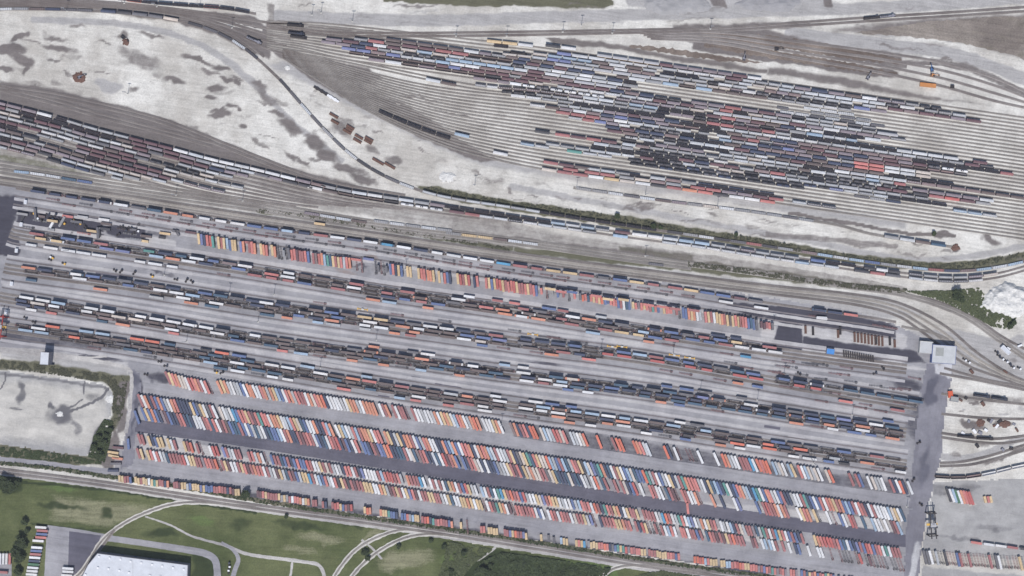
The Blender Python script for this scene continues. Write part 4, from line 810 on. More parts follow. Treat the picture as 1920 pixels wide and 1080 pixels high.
stack_train(('T3', 1), 960, 1480, 'BBrBBBnbcdnbdbrwwwb', 'second train, middle track', p_dbl=.2)
stack_train(('T3', 2), 460, 1280, 'rrbsrBdnbrbnBowoBrsryybr', 'second train, lower track', p_dbl=.2)
stack_train(('T4', 0), 28, 480, 'onnwbndnBn.bTdnB', 'third train, upper track', p_dbl=.45)
stack_train(('T4', 0), 480, 960, 'wnnBbByyTndwwnBrb', 'third train, upper track', p_dbl=.45)
stack_train(('T4', 0), 960, 1440, 'nnnbnndbcrbTbndTbn', 'third train, upper track', p_dbl=.55)
stack_train(('T4', 0), 1440, 1725, 'bnnTTTTTTT', 'third train, upper track', p_dbl=.6)
stack_train(('T4', 1), 30, 960, '.B.wB.nb.wwcBn.BnBTB.Bb.wBoBwBBbbvb', 'third train, middle track', p_dbl=.2)
stack_train(('T4', 1), 960, 1440, 'dnBdnRRRRRRRRRRRR', 'third train, middle track', p_dbl=.1)
stack_train(('T4', 1), 1440, 1530, 'RRR', 'third train, middle track', p_dbl=.1)
stack_train(('T4', 2), 230, 1120, '-nw.wB.B.bno.w-oBBwpB.BnrnB', 'third train, lower track', p_dbl=.1)
stack_train(('T5', 0), 24, 480, 'wwcwwwbwwwwwd.ww', 'fourth train, upper track', p_dbl=.5)
stack_train(('T5', 0), 480, 960, 'BBB.BdBBBo.Bw.w', 'fourth train, upper track', p_dbl=.2)
stack_train(('T5', 0), 960, 1440, 'wnTpwdTndTdvdRwd', 'fourth train, upper track', p_dbl=.5)
stack_train(('T5', 0), 1440, 1720, 'ndnTnvnwTn', 'fourth train, upper track', p_dbl=.4)
stack_train(('T5', 1), 24, 960, 'npwBwBppBBBdBwTBBTBnBnBBnTBBBTnBTn', 'fourth train, middle track', p_dbl=.2)
stack_train(('T5', 1), 960, 1720, 'nwcnnnbnnnnbnTnnTnnnbnnnoBBn', 'fourth train, middle track', p_dbl=.35)
stack_train(('T5', 2), 24, 960, 'nnBnBxB.oBwB.nbB.TB.BTBTBTTBTBTTnT', 'fourth train, lower track', p_dbl=.1)
stack_train(('T5', 2), 960, 1700, 'wrwTTnTTwTTTTTTTTbnonwopr', 'fourth train, lower track', p_dbl=.15)
stack_train(('T6', 0), 24, 480, '.wBB.BB.BB.BT.TB', 'fifth train, upper track', p_dbl=.1)
stack_train(('T6', 0), 480, 960, 'wwBwBosBrBBgoBwo', 'fifth train, upper track', p_dbl=.1)
stack_train(('T6', 0), 960, 1440, 'BcBccwcwBcBcB.BB', 'fifth train, upper track', p_dbl=.1)
stack_train(('T6', 0), 1440, 1700, 'bBd.Bb.r.B', 'fifth train, upper track', p_dbl=.05)
stack_train(('T6', 1), 20, 960, 'cOOBBdBBBBTBwBB.BTBwBBBBBBBB', 'fifth train, middle track', p_dbl=.0)
stack_train(('T6', 1), 960, 1600, 'wwBBnoB.BBB.BBOnO.B.', 'fifth train, middle track', p_dbl=.0)
stack_train(('T6', 2), 110, 960, '.B.TnBBBcBTTTB.BBTB.w.BrwB', 'fifth train, lower track', p_dbl=0)
stack_train(('T6', 2), 960, 1690, 'dpoB.ow.n.k-wBOwOBd-g.o..d', 'fifth train, lower track', p_dbl=0)
# trailers, containers and bare chassis parked along the trains
PG = 'trailers parked beside the intermodal trains'; EG = 'bare container chassis parked in the intermodal yard'
def kerb_row(g, d, x0, x1, pal, dens, where, kind=('container_trailer', 'short_trailer'), pitch=33, seed=1):
    r = random.Random(seed); c = offset(smooth(g), d); x = x0; n = 0
    while x < x1:
        if r.random() < dens:
            n += 1; yy = yat(c, x); sl = atan2(-(yat(c, x + 8) - yat(c, x - 8)), 16); ch = r.choice(pal); k = r.choice(kind)
            if ch in 'qz': put('empty_chassis', *P(x, yy), .1, sl, 'Q' if ch == 'q' else 'd', where, n, EG)
            else: put(k, *P(x, yy), .1, sl, ch, where, n, PG)
        x += pitch * r.uniform(.85, 1.25)
for d in (9.5, 15.5): kerb_row(T2, d, 100, 1250, 'qqqqzz' if d < 12 else 'qqzq', .86, f'{"upper" if d < 12 else "lower"} chassis line below the top train', pitch=35, seed=int(d))
kerb_row(T2, 11, 1290, 1440, 'wwqq', .7, 'chassis line below the top train, east end', seed=5)
kerb_row(T2, 12, 1500, 1680, 'qqq', .6, 'apron at the east end of the top train', pitch=24, seed=6)
kerb_row(T3, 17, 60, 420, 'wwbywq', .55, 'lane below the second train', seed=7); kerb_row(T3, 19, 700, 1400, 'ocCoqrq', .35, 'lane below the second train', seed=8)
kerb_row(T3, -13, 880, 1180, 'srbgwwoo', .7, 'lane above the second train', pitch=30, seed=9); kerb_row(T3, -12, 1180, 1430, 'wdnwz', .4, 'lane above the second train', seed=10)
kerb_row(T4, 15, 60, 700, 'wocwTgp', .5, 'lane below the third train', seed=11); kerb_row(T4, 15, 740, 1700, 'Rbrsqoq', .5, 'lane below the third train', seed=12); kerb_row(T4, 22, 1540, 1720, 'qqmq', .8, 'lane below the third train, east end', seed=13)
kerb_row(T5, 20, 60, 900, 'qsowqTzc', .5, 'lane below the fourth train', seed=14); kerb_row(T5, 20, 900, 1700, 'qqzTwbqo', .5, 'lane below the fourth train', seed=15); kerb_row(T5, -11, 560, 1700, 'wdocwdb', .25, 'lane above the fourth train', seed=16)
kerb_row(T6, 20, 40, 1000, 'wTwkscqwz', .5, 'lane below the fifth train', seed=17); kerb_row(T6, 20, 1000, 1700, 'rwkwobqz', .6, 'lane below the fifth train', seed=18); kerb_row(T6, -9, 100, 470, 'TOkocTTb', .8, 'lane above the fifth train', pitch=32, seed=19)
kerb_row(T6, -10, 500, 1480, 'wwcodcb', .28, 'lane above the fifth train', seed=20)
# scattered bare chassis on the open lanes
r_ = random.Random(4)
for x, y, q in [(955 + dx, dy, 'z') for dx, dy in ((10, 620), (66, 632), (95, 637), (135, 643), (370, 679), (415, 680))] + [(1400, 690, 'q'), (1038, 633, 'q'), (1460, 700, 'q'), (834, 602, 'z'), (745, 590, 'q'), (600, 568, 'q')]: put('empty_chassis', *P(x, y), .1, radians(-8), 'Q' if q == 'q' else 'd', 'lane between second and third trains', x, EG)
for k in range(34):
    x = r_.uniform(1450, 1725); y = r_.choice((672, 684, 696, 708, 722)) + (x - 1450) * .14 + r_.uniform(-2, 2); put('empty_chassis', *P(x, y), .1, radians(-8 + r_.uniform(-3, 3)), r_.choice('dQdd'), 'pavement west of the service road', k + 1, EG)

# ------------------------------------------------------------------ angled parking rows
TG = 'container trailers in the angled parking rows'
def park(x0, x1, yc, spec, where, kind='container_trailer', lean=23, pitch=6.05, L=None, holes=.01, seq=0, prio=0, seed=0, group=TG, ymid=None, z=.1, var=.8):
    r = random.Random(seed + int(x0)); n = int(round((x1 - x0) / pitch)); k = seq
    for j in range(n):
        x = x0 + (j + .5) * pitch; ch = spec[int(j * len(spec) / n)] if len(spec) > n * .7 else spec[j % len(spec)]
        if ch == '.' or r.random() < holes: continue
        k += 1; kd = 'empty_chassis' if ch in 'qz' else kind
        if ch in 'qz': ch = 'Q' if ch == 'q' else 'd'
        a = radians(-90 + lean + r.uniform(-1.5, 1.5)) + (0 if kd == 'short_trailer' or r.random() < .5 else 0)
        put(kd, *P(x + r.uniform(-.3, .3), yc(x) + r.uniform(-var, var)), z, a, ch, where, k, EG if kd == 'empty_chassis' else group, prio)
    return k
def lerp(pts): return lambda x: float(np.interp(x, [p[0] for p in pts], [p[1] for p in pts]))
r1 = lerp([(312, 712), (395, 726), (418, 725), (880, 792), (940, 801), (1700, 914)])
W1 = 'northernmost angled parking row'
s = park(313, 396, lerp([(313, 708), (350, 718), (395, 727)]), 'rysoppwRsorwsq', W1, prio=5)
s = park(410, 944, r1, 'oyogwggbwyoowwsogoywcbwsogsrrmwopsoOnwwywwgwyoogwwoooo.wrox.rwrrq.rwywgwwgowyooywcsowgoOro.wwwyows', W1, seq=s, prio=5)
for a, b, sp in ((958, 1009, 'xonrsnOO'), (1014, 1064, 'pcGgRsps'), (1070, 1098, 'GgwpO'), (1120, 1129, 'O'), (1141, 1148, 'z'), (1148, 1156, 'r'), (1156, 1168, 'O'), (1188, 1218, 'OosgG'), (1246, 1264, 'On.'), (1264, 1275, 'wq'), (1287, 1306, 'qqz'), (1309, 1318, 'w'), (1340, 1349, 'w'), (1354, 1385, 'OogGw'), (1387, 1417, 'rrCw'), (1419, 1433, 'Os'), (1430, 1440, 'O'),
                 (1448, 1474, 'cgpw'), (1477, 1491, 'cy'), (1496, 1532, 'swcpgp'), (1533, 1542, 'w'), (1548, 1563, 'pO'), (1592, 1597, 'r'), (1604, 1619, 'rb'), (1626, 1632, 'w'), (1634, 1660, 'pggw'), (1668, 1700, 'rnwOn'), (1702, 1709, 'w')):
    s = park(a, b, r1, sp, W1, seq=s, prio=5)
r2a = lerp([(265, 751), (480, 784), (960, 856), (1440, 929), (1690, 965)]); r2b = lerp([(265, 775), (480, 808), (960, 881), (1440, 954), (1690, 990)])
A1 = 'rwonrbobgwosnnnnybdywdrwgpwgwCb' 'ssyrmstsswooywGcsypTbwwonnsco.wycwgs' 'crooywss.oyngynoorwbgsowwnnobcobwssonwosocGrww' 'gryndpytTsyppOcgbrcTgsrykcpvTtonTwrywbcpTbbOtgrwbgwyngrtosssgwnyTcbntwnbsogcnCtwbow'
A2 = 'sgwbrnngwwrrtnbwbswsoytrobcbrwsrnwyrwwwwcpywTr'
B1 = 'bybobnhTmbnnrswnTnwwwrysTswmrTBbTTr' 'bwnbgTgwnbTbbcwrobnnrmrsbrwbnTwsbrRnmbncwsrbbnrmmvboOngnTTrwpTtxrsnnGbTwRmrorbgbnrspww' 'nwnnbnug' 'wyrmsOnypoppyrrdpyTnnnTpNTn.wggwOgTbr.hr.rgpnbR.wwr.srww.nTrmq.sr.wwoq..w.o..n..q.wv......b.rRn'.replace('N', 'n')
B2 = 'rrowor...wyso.yz..w.q.bw.Rr..T..cww.wnmrc.'
s = park(262, 1440, r2a, A1, 'second angled parking row, upper line', kind='container_trailer', seed=3, prio=3); park(1440, 1697, r2a, A2, 'second angled parking row, upper line', seq=s, seed=4, prio=3)
s = park(268, 1440, r2b, B1, 'second angled parking row, lower line', kind='container_trailer', seed=5); park(1440, 1697, r2b, B2, 'second angled parking row, lower line', seq=s, seed=6)
r3a = lerp([(262, 823), (480, 857), (960, 929), (1440, 999), (1690, 1037)]); r3b = lerp([(262, 850), (480, 881), (960, 955), (1440, 1020), (1690, 1060)])
A = 'rrwynbbyy.ywwr...yrO.rsq..wORR.vrrgwrrs.' '.rsgtowq.ybrrTbbrnbswbbRrwRwyrp.rgwgnnsswrngvwwwrwrcsRmRrsgs.orrrnCwwwwrwrwTtyowrgbRygww.cw' 'rsTwtCyrrOrsbbRgwwrypvrooyywgywwbgcosrswoOrntssryonOwyrryg.rrrmrwgCOprwgtcswcvwngowyOrscwgtwcnrypgrrhwTgtrr'
A_2 = 'wrCyOswbnrbnwr....yossRRRRrsbgTwbwnvrrbRsrbrsywtwcrrrR'
Bq = 'ryrysrwswgTsrrrrRbwyyrrnhssrsOqrymvwwrysrmro' 'ssgwrgwtmygTrrmbgyytCrwcbssgwsqkyrkrmmrryyyywwoyugmrymrwyvsrmwrrysyrrgwgyTwwyyyoywwyyqwsTmtyowrmqs' 'swrrrswrbw.wsrrwsrrrwprrrygvq.bnrrrsoyyorsb.rnRzyqzrzyrwcswgrssw' 'rmrbr.nTsrmrsmyrOrOrr..mqr.wc.'
B_2 = 'cwr.mr.w..nb..qw..www..qq..qzzzz.rqRqz.mqzqqqzzzzzqqw'
s = park(260, 1440, r3a, A, 'third angled parking row, upper line', kind='short_trailer', lean=19, seed=7); park(1440, 1690, r3a, A_2, 'third angled parking row, upper line', kind='short_trailer', lean=19, seq=s, seed=8)
s = park(258, 1440, r3b, Bq, 'third angled parking row, lower line', kind='short_trailer', lean=19, seed=9); park(1440, 1696, r3b, B_2, 'third angled parking row, lower line', kind='short_trailer', lean=19, seq=s, seed=10)
r4 = lerp([(225, 896), (300, 905), (480, 925), (700, 958), (960, 1000), (1200, 1034), (1440, 1068), (1690, 1098)])
R4 = 'y.yorsrrrbyy.yyyysyrsyrryowyyyTtbybbrrryrnyoyx' ; GR = 'containers set down along the southern edge'
s = 0
for a, b, sp in ((224, 318, R4), (326, 450, 'rrmyygbyyyvybbbrrsrrnrmyy'), (482, 582, 'msyrrrryuyurwssowyo'), (586, 598, 'rr'), (604, 616, 'rn'), (622, 662, 'rRsybrmR'), (682, 698, 'yOo'), (712, 748, 'oyytbbnr'), (752, 786, 'bsucyy'), (790, 852, 'rROntrssrrboO'), (862, 868, 'y'), (874, 880, 'q'), (900, 910, 's'), (914, 936, 'yyy'), (944, 993, 'rrvyO'), (1012, 1016, 'y'), (1026, 1030, 'd'), (1036, 1042, 'd'), (1050, 1066, 'cyyo'), (1078, 1096, 'ysyC'), (1101, 1210, 'uyyyssOsndbytytRhsrssyyp'),
                 (1215, 1276, 'rrrynyyysysrbsr'), (1300, 1345, 'OOROcssyyyy'), (1350, 1445, 'yyccyssROssyysvsshrrvsrr'), (1445, 1496, 'tshrshRsshr'), (1500, 1600, 'brTyrobrstyr')):
    s = park(a, b, r4, sp, 'southern edge row of the yard', kind='small_container', lean=4, pitch=5.0, seq=s, group=GR, seed=int(a), prio=-2, var=1.2)
    s = park(a, b, r4, sp, 'southern edge row of the yard', kind='small_container', lean=4, pitch=5.0, seq=s - int((b - a) / 5.0), group=GR, seed=int(a), prio=2, z=2.95, var=1.2) if a < 990 else s
r5 = lerp([(345, 445), (480, 466), (640, 492), (830, 520), (960, 538), (1160, 568), (1300, 590), (1450, 613)])
GS = 'containers stacked between the first and second trains'
s = 0
for a, b, sp, kd in ((372, 482, 'yvnssRtr.yr.ycbgyyrrvo.srsoT', 'short_container'), (488, 520, 'yosT.yos', 'short_container'), (520, 540, 'zuz', 'small_container'), (666, 680, 'q.', 'small_container'), (702, 730, 'zdqzd', 'small_container'), (1012, 1100, 's.q.u.b.r.z.s.dOs', 'small_container'), (540, 584, 'dsrsmyrhrsvbr', 'short_container'), (586, 660, 'rxsoctTyrysgsos', 'short_container'), (730, 762, 'bsnyb.', 'short_container'), (762, 800, 'yy..yss.', 'short_container'), (800, 850, 'oy.ygsbn.', 'short_container'), (856, 900, 'yRryR.nsb', 'short_container'),
                     (904, 1010, 'ssybyRRyrsrsRyrrsyrsbu', 'short_container'), (1100, 1132, 'TsysyO', 'small_container'), (1132, 1156, 'bsss', 'small_container'), (1156, 1184, 'brwsTbv', 'short_container'), (1184, 1215, 'yshs', 'small_container'), (1216, 1250, 'rtsb.ys', 'small_container'), (1250, 1278, 's.rz', 'small_container'), (1278, 1312, 'bboyowgy', 'short_container'), (1320, 1350, 'syrwyyo', 'short_container'), (1350, 1384, 'oryBysys', 'short_container'), (1384, 1420, 'rssbTbdn', 'short_container'), (1424, 1450, 'mrsd', 'small_container')):
    s = park(a, b, r5, sp, 'stack row below the top train', kind=kd, lean=6, pitch=5.2, seq=s, group=GS, seed=int(a), prio=-1, var=1.5)
    s2 = park(a, b, r5, sp, 'stack row below the top train', kind=kd, lean=6, pitch=5.2, seq=s - int((b - a) / 5.2), group=GS, seed=int(a), prio=3, z=3.02, var=1.5, holes=.3)
for x, y, cc in ((358, 436, 'm'), (668, 487, 's'), (691, 486, 'v'), (1031, 542, 'y'), (1052, 547, 's'), (1072, 548, 'b'), (1117, 555, 's'), (1139, 561, 'y'), (1168, 562, 'y'), (1215, 572, 's'), (1240, 575, 's'), (1264, 579, 'r'), (1300, 582, 'r'), (466, 455, 'r'), (128, 406, 's'), (196, 412, 'w'), (200, 420, 'B'), (310, 438, 'y'), (156, 407, 'g')):
    put('short_container', *P(x, y), 6.1 if 990 < x < 1310 else .1, radians(-8), cc, 'stack row below the top train', x, GS + ' lying lengthwise', 4)
rj = random.Random(31)
for k in range(30):
    x = rj.uniform(40, 335); y = 398 + (x - 40) * .12 + rj.uniform(0, 28); kd = rj.choice(('small_container', 'empty_chassis', 'small_container', 'short_trailer'))
    put(kd, *P(x, y), .1, radians(rj.choice((-8, -8, -86, 60, -60))), rj.choice('kdkdBwgsyku'), 'sooty patch at the west end', 1, 'clutter on the sooty patch')
# lots outside the yard
park(1775, 1822, lerp([(1775, 927), (1820, 934)]), 'kwcewosRR', 'small group on the eastern concrete yard', kind='container_trailer', lean=20, group='trailers on the eastern concrete yard', pitch=5.2)
for k, (x, cc) in enumerate(((1846, 'y'), (1852, 's'), (1857, 'y'))): put('small_container', *P(x, 936), .1, radians(-76), cc, 'tiny group on the eastern concrete yard', k + 1, 'short containers on the eastern concrete yard')
park(1730, 1925, lerp([(1730, 1044), (1920, 1056)]), 'dwzgzzkqqbrqqrzqqqzrzdwzqzqqyzz', 'chassis line of the concrete yard', lean=14, pitch=5.6, group='trailers on the eastern concrete yard')
for k, (x, cc) in enumerate(((1829, 's'), (1853, 'w'), (1875, 'w'), (1897, 'r'), (1921, 'k'))): put('short_trailer', *P(x, 1017 + (x - 1829) * .13), .1, radians(-9), cc, 'line along the concrete yard', k + 1, 'trailers on the eastern concrete yard')
for k, cc in enumerate('wrbsw.wbrwnew' 'ww'):
    if cc != '.': put('short_trailer', *P(78 - k * 1.25 + (4 if k in (1, 2, 3) else 0), 988 + k * 6.3), .12, radians(176), cc, 'row beside the warehouse car park', k + 1, 'trailers docked beside the trees')
for k, (x, y) in enumerate(((129, 1065), (129, 1071), (127, 1078))): put('short_trailer', *P(x, y), .15, radians(-4), 'w', 'middle of the warehouse car park', k + 1, 'white trailers in the warehouse car park')
for k, (x, cc) in enumerate(((-4, 'w'), (2, 'w'), (8, 'w'), (14, 'w'), (20, 's'))): put('short_trailer', *P(x, 1047), .12, radians(-92), cc, 'corner lot at the lower left edge', k + 1, 'trailers in the lower left corner lot')
put('short_trailer', *P(6, 1072), .12, radians(-4), 'r', 'corner lot at the lower left edge', 6, 'trailers in the lower left corner lot')
for k, (x, y, cc, a) in enumerate(((213, 848, 'y', -8), (214, 855, 'y', -12), (221, 859, 'o', -8), (222, 839, 'm', -5), (213, 882, 'n', 0), (218, 869, 'd', 0))): put('short_container', *P(x, y), .1, radians(a), cc, 'west side of the side road', k + 1, 'containers dropped beside the side road')
put('container_trailer', *P(258, 782), .12, radians(-70), 'b', 'west end of the dark aisle', 1, 'lone trailers on the aisles'); put('short_trailer', *P(242, 832), .12, radians(-85), 'b', 'side road by the parking rows', 1, 'lone trailers on the aisles')
put('short_container', *P(1289, 953), .12, radians(-84), 's', 'dark aisle', 1, 'lone trailers on the aisles')

# ------------------------------------------------------------------ items become objects; beyond 300 of a kind the rest merge
def fam(k): return 'trailer' if k in ('container_trailer', 'short_trailer') else 'container' if 'container' in k else k
fams = {}
for it in ITEMS: fams.setdefault(fam(it['kind']), []).append(it)
used_labels = {}
for f in fams: fams[f] = [it for it in fams[f] if -25 < it['x'] / S + 960 < 1945 and -20 < 540 - it['y'] / S < 1100]
for f, L in fams.items():
    byw = {}
    for it in L:
        it['top'] = f == 'container' and it['z'] > 2
        byw.setdefault((it['where'], it['top']), []).append(it)
    for q_ in byw.values():
        q_.sort(key=lambda it: (it['x'], -it['y']))
        for j, it in enumerate(q_): it['n'] = j + 1; it['of'] = len(q_)
for f, L in fams.items():
    if len(L) > 300:
        L.sort(key=lambda it: (-it['prio'], hypot(it['x'], it['y'])))
    one, rest = L[:300], L[300:]
    for it in one:
        k = it['kind']
        if k not in SRC:
            o = bpy.data.objects.new(k, ME[k]); SRC[k] = o
        else: o = SRC[k].copy()
        COL.objects.link(o)
        o.location = (it['x'], it['y'], it['z']); o.rotation_euler = (0, 0, it['rz']); o.scale = (it['sx'], 1, 1); o.color = it['rgb']
        cn = NAMES[it['col']]
        q = f"{'topmost ' if it['top'] else ''}{cn} {KN[k]}, {ordn(it['n']) + ' from left, ' if it['of'] > 1 else ''}{it['where']}"
        tag(o, q, CATS[k], it['group'])
    if rest:
        V = []; Q4 = []; MI = []; CC = []; b = 0; faces = []
        for it in rest:
            m = MBK[it['kind']]; v = np.array(m.v); c, s_ = cos(it['rz']), sin(it['rz'])
            v[:, 0] *= it['sx']; w_ = np.c_[v[:, 0] * c - v[:, 1] * s_ + it['x'], v[:, 0] * s_ + v[:, 1] * c + it['y'], v[:, 2] + it['z']]
            V.append(w_); faces += [tuple(i + b for i in f_) for f_ in m.f]; MI += m.m; b += len(v); CC.append(np.tile(it['rgb'], (len(v), 1)))
        V = np.concatenate(V); CC = np.concatenate(CC)
        nm = {'trailer': 'parked_trailers', 'container': 'stacked_containers', 'well_car': 'well_cars'}.get(f, f + 's')
        o = mesh_obj(nm, V, faces, [TINT, STEEL, DARK, COAL, TYRE], MI)
        a = o.data.attributes.new('tint', 'FLOAT_COLOR', 'POINT'); a.data.foreach_set('color', CC.astype(np.float32).ravel())
        tag(o, f'the many further {nm.replace("_", " ")} filling the rest of the rows', f.replace('_', ' '), kind='stuff')
    print('family', f, len(L))

# ------------------------------------------------------------------ buildings
CLAD = plain_mat('blue_cladding', lin(92, 110, 160), .6, .1); CLADG = plain_mat('grey_cladding', lin(128, 128, 138), .6, .1)
ROOFG = plain_mat('flat_roof_felt', lin(186, 188, 190), .9, .1, .15); ROOFD = plain_mat('roof_patch', lin(152, 154, 152), .9, .12, .2)
GLASS = plain_mat('dark_glass', lin(40, 48, 60), .2, .1); DOORM = plain_mat('door_steel', lin(60, 70, 110), .6, .1)
WHITE = plain_mat('white_paint', lin(226, 227, 230), .55, .06); REDP = plain_mat('red_crane_paint', lin(150, 48, 44), .6, .15)
ORP = plain_mat('orange_machine_paint', lin(190, 130, 76), .6, .15); YEL = plain_mat('yellow_paint', lin(214, 170, 74), .6, .12)
NAVY = plain_mat('navy_engine_paint', lin(44, 50, 66), .5, .2); CONCM = plain_mat('cast_concrete', lin(196, 194, 188), .9, .1)
RUST = plain_mat('rusty_scrap', lin(104, 78, 68), .9, .35, .6); GREYP = plain_mat('galvanised_pole', lin(140, 142, 146), .5, .1)
def empty(name, px, py, rz=0, z=0., **kw):
    o = bpy.data.objects.new(name, None); COL.objects.link(o); o.location = P(px, py) + (z,); o.rotation_euler = (0, 0, radians(rz)); o.empty_display_size = .5; tag(o, **kw); return o
def part(m, name, mats, par): return m.build(name, mats if isinstance(mats, list) else [mats], parent=par)
def mbox(*a, mi=0):
    m = MB(); m.box(*a, mi, True); return m
def building(name, px, py, L_, W_, Hh, rz, label, wallm, roofm, vents=0, door=True, patchy=False, parapet=.5, lights=0):
    o = empty(name, px, py, rz, label=label, cat='building')
    m = MB(); t = .3
    m.box(-L_ / 2, L_ / 2, -W_ / 2, W_ / 2, 0, Hh)
    part(m, 'wall', wallm, o)
    m = MB(); m.box(-L_ / 2 + t, L_ / 2 - t, -W_ / 2 + t, W_ / 2 - t, Hh + .01, Hh + .2)
    rf = part(m, 'roof', roofm, o)
    if patchy: q = MB(); q.box(-L_ * .36, L_ * -.02, -W_ * .1, W_ * .36, Hh + .2, Hh + .24); q.build('roof_patch', [ROOFD], parent=rf)
    m = MB()
    for y0, y1 in ((-W_ / 2 - .05, -W_ / 2 + t), (W_ / 2 - t, W_ / 2 + .05)): m.box(-L_ / 2 - .05, L_ / 2 + .05, y0, y1, Hh, Hh + parapet)
    for x0, x1 in ((-L_ / 2 - .05, -L_ / 2 + t), (L_ / 2 - t, L_ / 2 + .05)): m.box(x0, x1, -W_ / 2 + t, W_ / 2 - t, Hh, Hh + parapet)
    part(m, 'parapet', wallm, o)
    if door:
        for s, k in ((-1, 2), (1, 1)):
            for j in range(k):
                d = mbox(-L_ * .3 + j * 6, -L_ * .3 + 4 + j * 6, s * W_ / 2 - (.02 if s > 0 else .12), s * W_ / 2 + (.12 if s > 0 else .02), .05, 4.2); dd = part(d, 'door', DOORM, o)
                h = mbox(-L_ * .3 + 3.6 + j * 6, -L_ * .3 + 3.8 + j * 6, s * (W_ / 2 + .12) - .05, s * (W_ / 2 + .12) + .05, 1.0, 1.4); h.build('handle', [DARK], parent=dd)
        for j in range(3): part(mbox(L_ * .08 + j * L_ * .12, L_ * .08 + j * L_ * .12 + 1.6, -W_ / 2 - .06, -W_ / 2 + .02, 1.2, 2.6), 'window', GLASS, o)
    for j in range(vents):
        vx = -L_ * .42 + (j % 6) * L_ * .16; vy = -W_ * .36 + (j // 6) * W_ * .24
        q = MB(); q.box(vx - .8, vx + .8, vy - .8, vy + .8, Hh + .2, Hh + .8); q.box(vx - .9, vx + .9, vy - .9, vy + .9, Hh + .8, Hh + 1.0); q.build('roof_vent', [GALV], parent=rf)
    return o
building('maintenance_shed', 1766, 664, 26.5, 20.5, 9, -4, 'large flat roofed shed with blue west wall beside the service road', CLAD, ROOFG, patchy=True)
building('open_workshop', 1734, 651, 14.5, 13.5, 6, -5, 'low grey roofed annex joined to the west side of the blue shed', CONCM, ROOFG)
building('yard_tower', 91, 671, 9.5, 14, 16, -4, 'narrow tall white roofed tower with grey sides near the left edge', CLADG, GALV)
building('small_hut', 1788, 748, 9, 5.5, 4, -8, 'small grey hut beside an orange container right of the service road', CLADG, ROOFD, door=False)
building('blue_hut', 1556, 659, 9.0, 6.5, 4, -8, 'small hut with a bright blue roof on the dark apron', CLADG, plain_mat('blue_roof_sheet', lin(62, 132, 200), .5, .1), door=False)
building('gate_hut', 1540, 596, 0.1 + 11, 2.8, 3.4, -4, 'long narrow white cabin on the apron at the east end of the top train', WHITE, GALV, door=False)
building('white_cabin', 1884, 656, 12, 4.4, 4, -44, 'white roofed cabin among parked cars at the right edge', WHITE, GALV, door=False)
for x, y, a in ((49, 379, 85), (41, 421, 85), (32, 470, 85), (23, 532, 85), (13, 585, 85)):
    building('inspection_booth', x, y, 4.4, 3.0, 3.2, a, f'tiny white booth on the left pavement, {ordn([379, 421, 470, 532, 585].index(y) + 1)} of five counting down', WHITE, GALV, door=False, parapet=.2)
# the big warehouse at the bottom left, footprint cut at a slant
def warehouse():
    o = empty('warehouse', 268, 1085, 0, label='huge white roofed warehouse at the bottom left with rows of roof vents', cat='building')
    ox, oy = P(268, 1085); fp = [(188, 1034), (357, 1056), (352, 1180), (130, 1180), (150, 1095), (170, 1056)]
    pts = [(P(*p)[0] - ox, P(*p)[1] - oy) for p in fp]; Hh = 12.5; n = len(pts); cx = sum(p[0] for p in pts) / n; cy_ = sum(p[1] for p in pts) / n
    sc = lambda p, f: (cx + (p[0] - cx) * f, cy_ + (p[1] - cy_) * f)
    vs = [(x, y, 0) for x, y in pts] + [(x, y, Hh + .6) for x, y in pts] + [sc(p, .988) + (Hh + .6,) for p in pts] + [sc(p, .988) + (Hh - .2,) for p in pts]
    fs = []
    for k in range(3): fs += [(k * n + i, k * n + n + i, k * n + n + (i + 1) % n, k * n + (i + 1) % n) for i in range(n)]
    mesh_obj('wall', vs, fs, CLADG, parent=o)
    rp = [sc(p, .9875) + (Hh,) for p in pts]; rf = mesh_obj('roof', rp, [tuple(range(n - 1, -1, -1))], GALV, parent=o)
    for (x, y) in ((187, 1038), (207, 1041), (227, 1043), (246, 1047), (266, 1050), (286, 1053), (305, 1056), (325, 1059), (345, 1062), (185, 1059), (205, 1061), (225, 1064), (243, 1068), (282, 1074), (301, 1075), (320, 1078), (162, 1072)):
        q = MB(); q.box(-.9, .9, -.9, .9, 0, .9); q.box(-1.05, 1.05, -1.05, 1.05, .9, 1.1); v = q.build('roof_vent', [WHITE], parent=rf); a = P(x + 4, y + 2); v.location = (a[0] - ox, a[1] - oy, Hh)
    q = MB(); q.box(P(254, 0)[0] - ox - .15, P(254, 0)[0] - ox + .15, P(0, 1180)[1] - oy + 1, P(0, 1043)[1] - oy - 3, Hh, Hh + .25); q.build('roof_ridge', [STEEL], parent=rf)
    for j in range(6):
        t = .1 + j * .15; ax = pts[0][0] + (pts[1][0] - pts[0][0]) * t; ay = pts[0][1] + (pts[1][1] - pts[0][1]) * t
        d = MB(); d.box(-1.6, 1.6, -.1, .15, 0, 4); dd = d.build('door', [DOORM], parent=o); dd.location = (ax, ay, .06); dd.rotation_euler = (0, 0, atan2(pts[1][1] - pts[0][1], pts[1][0] - pts[0][0]))
warehouse()
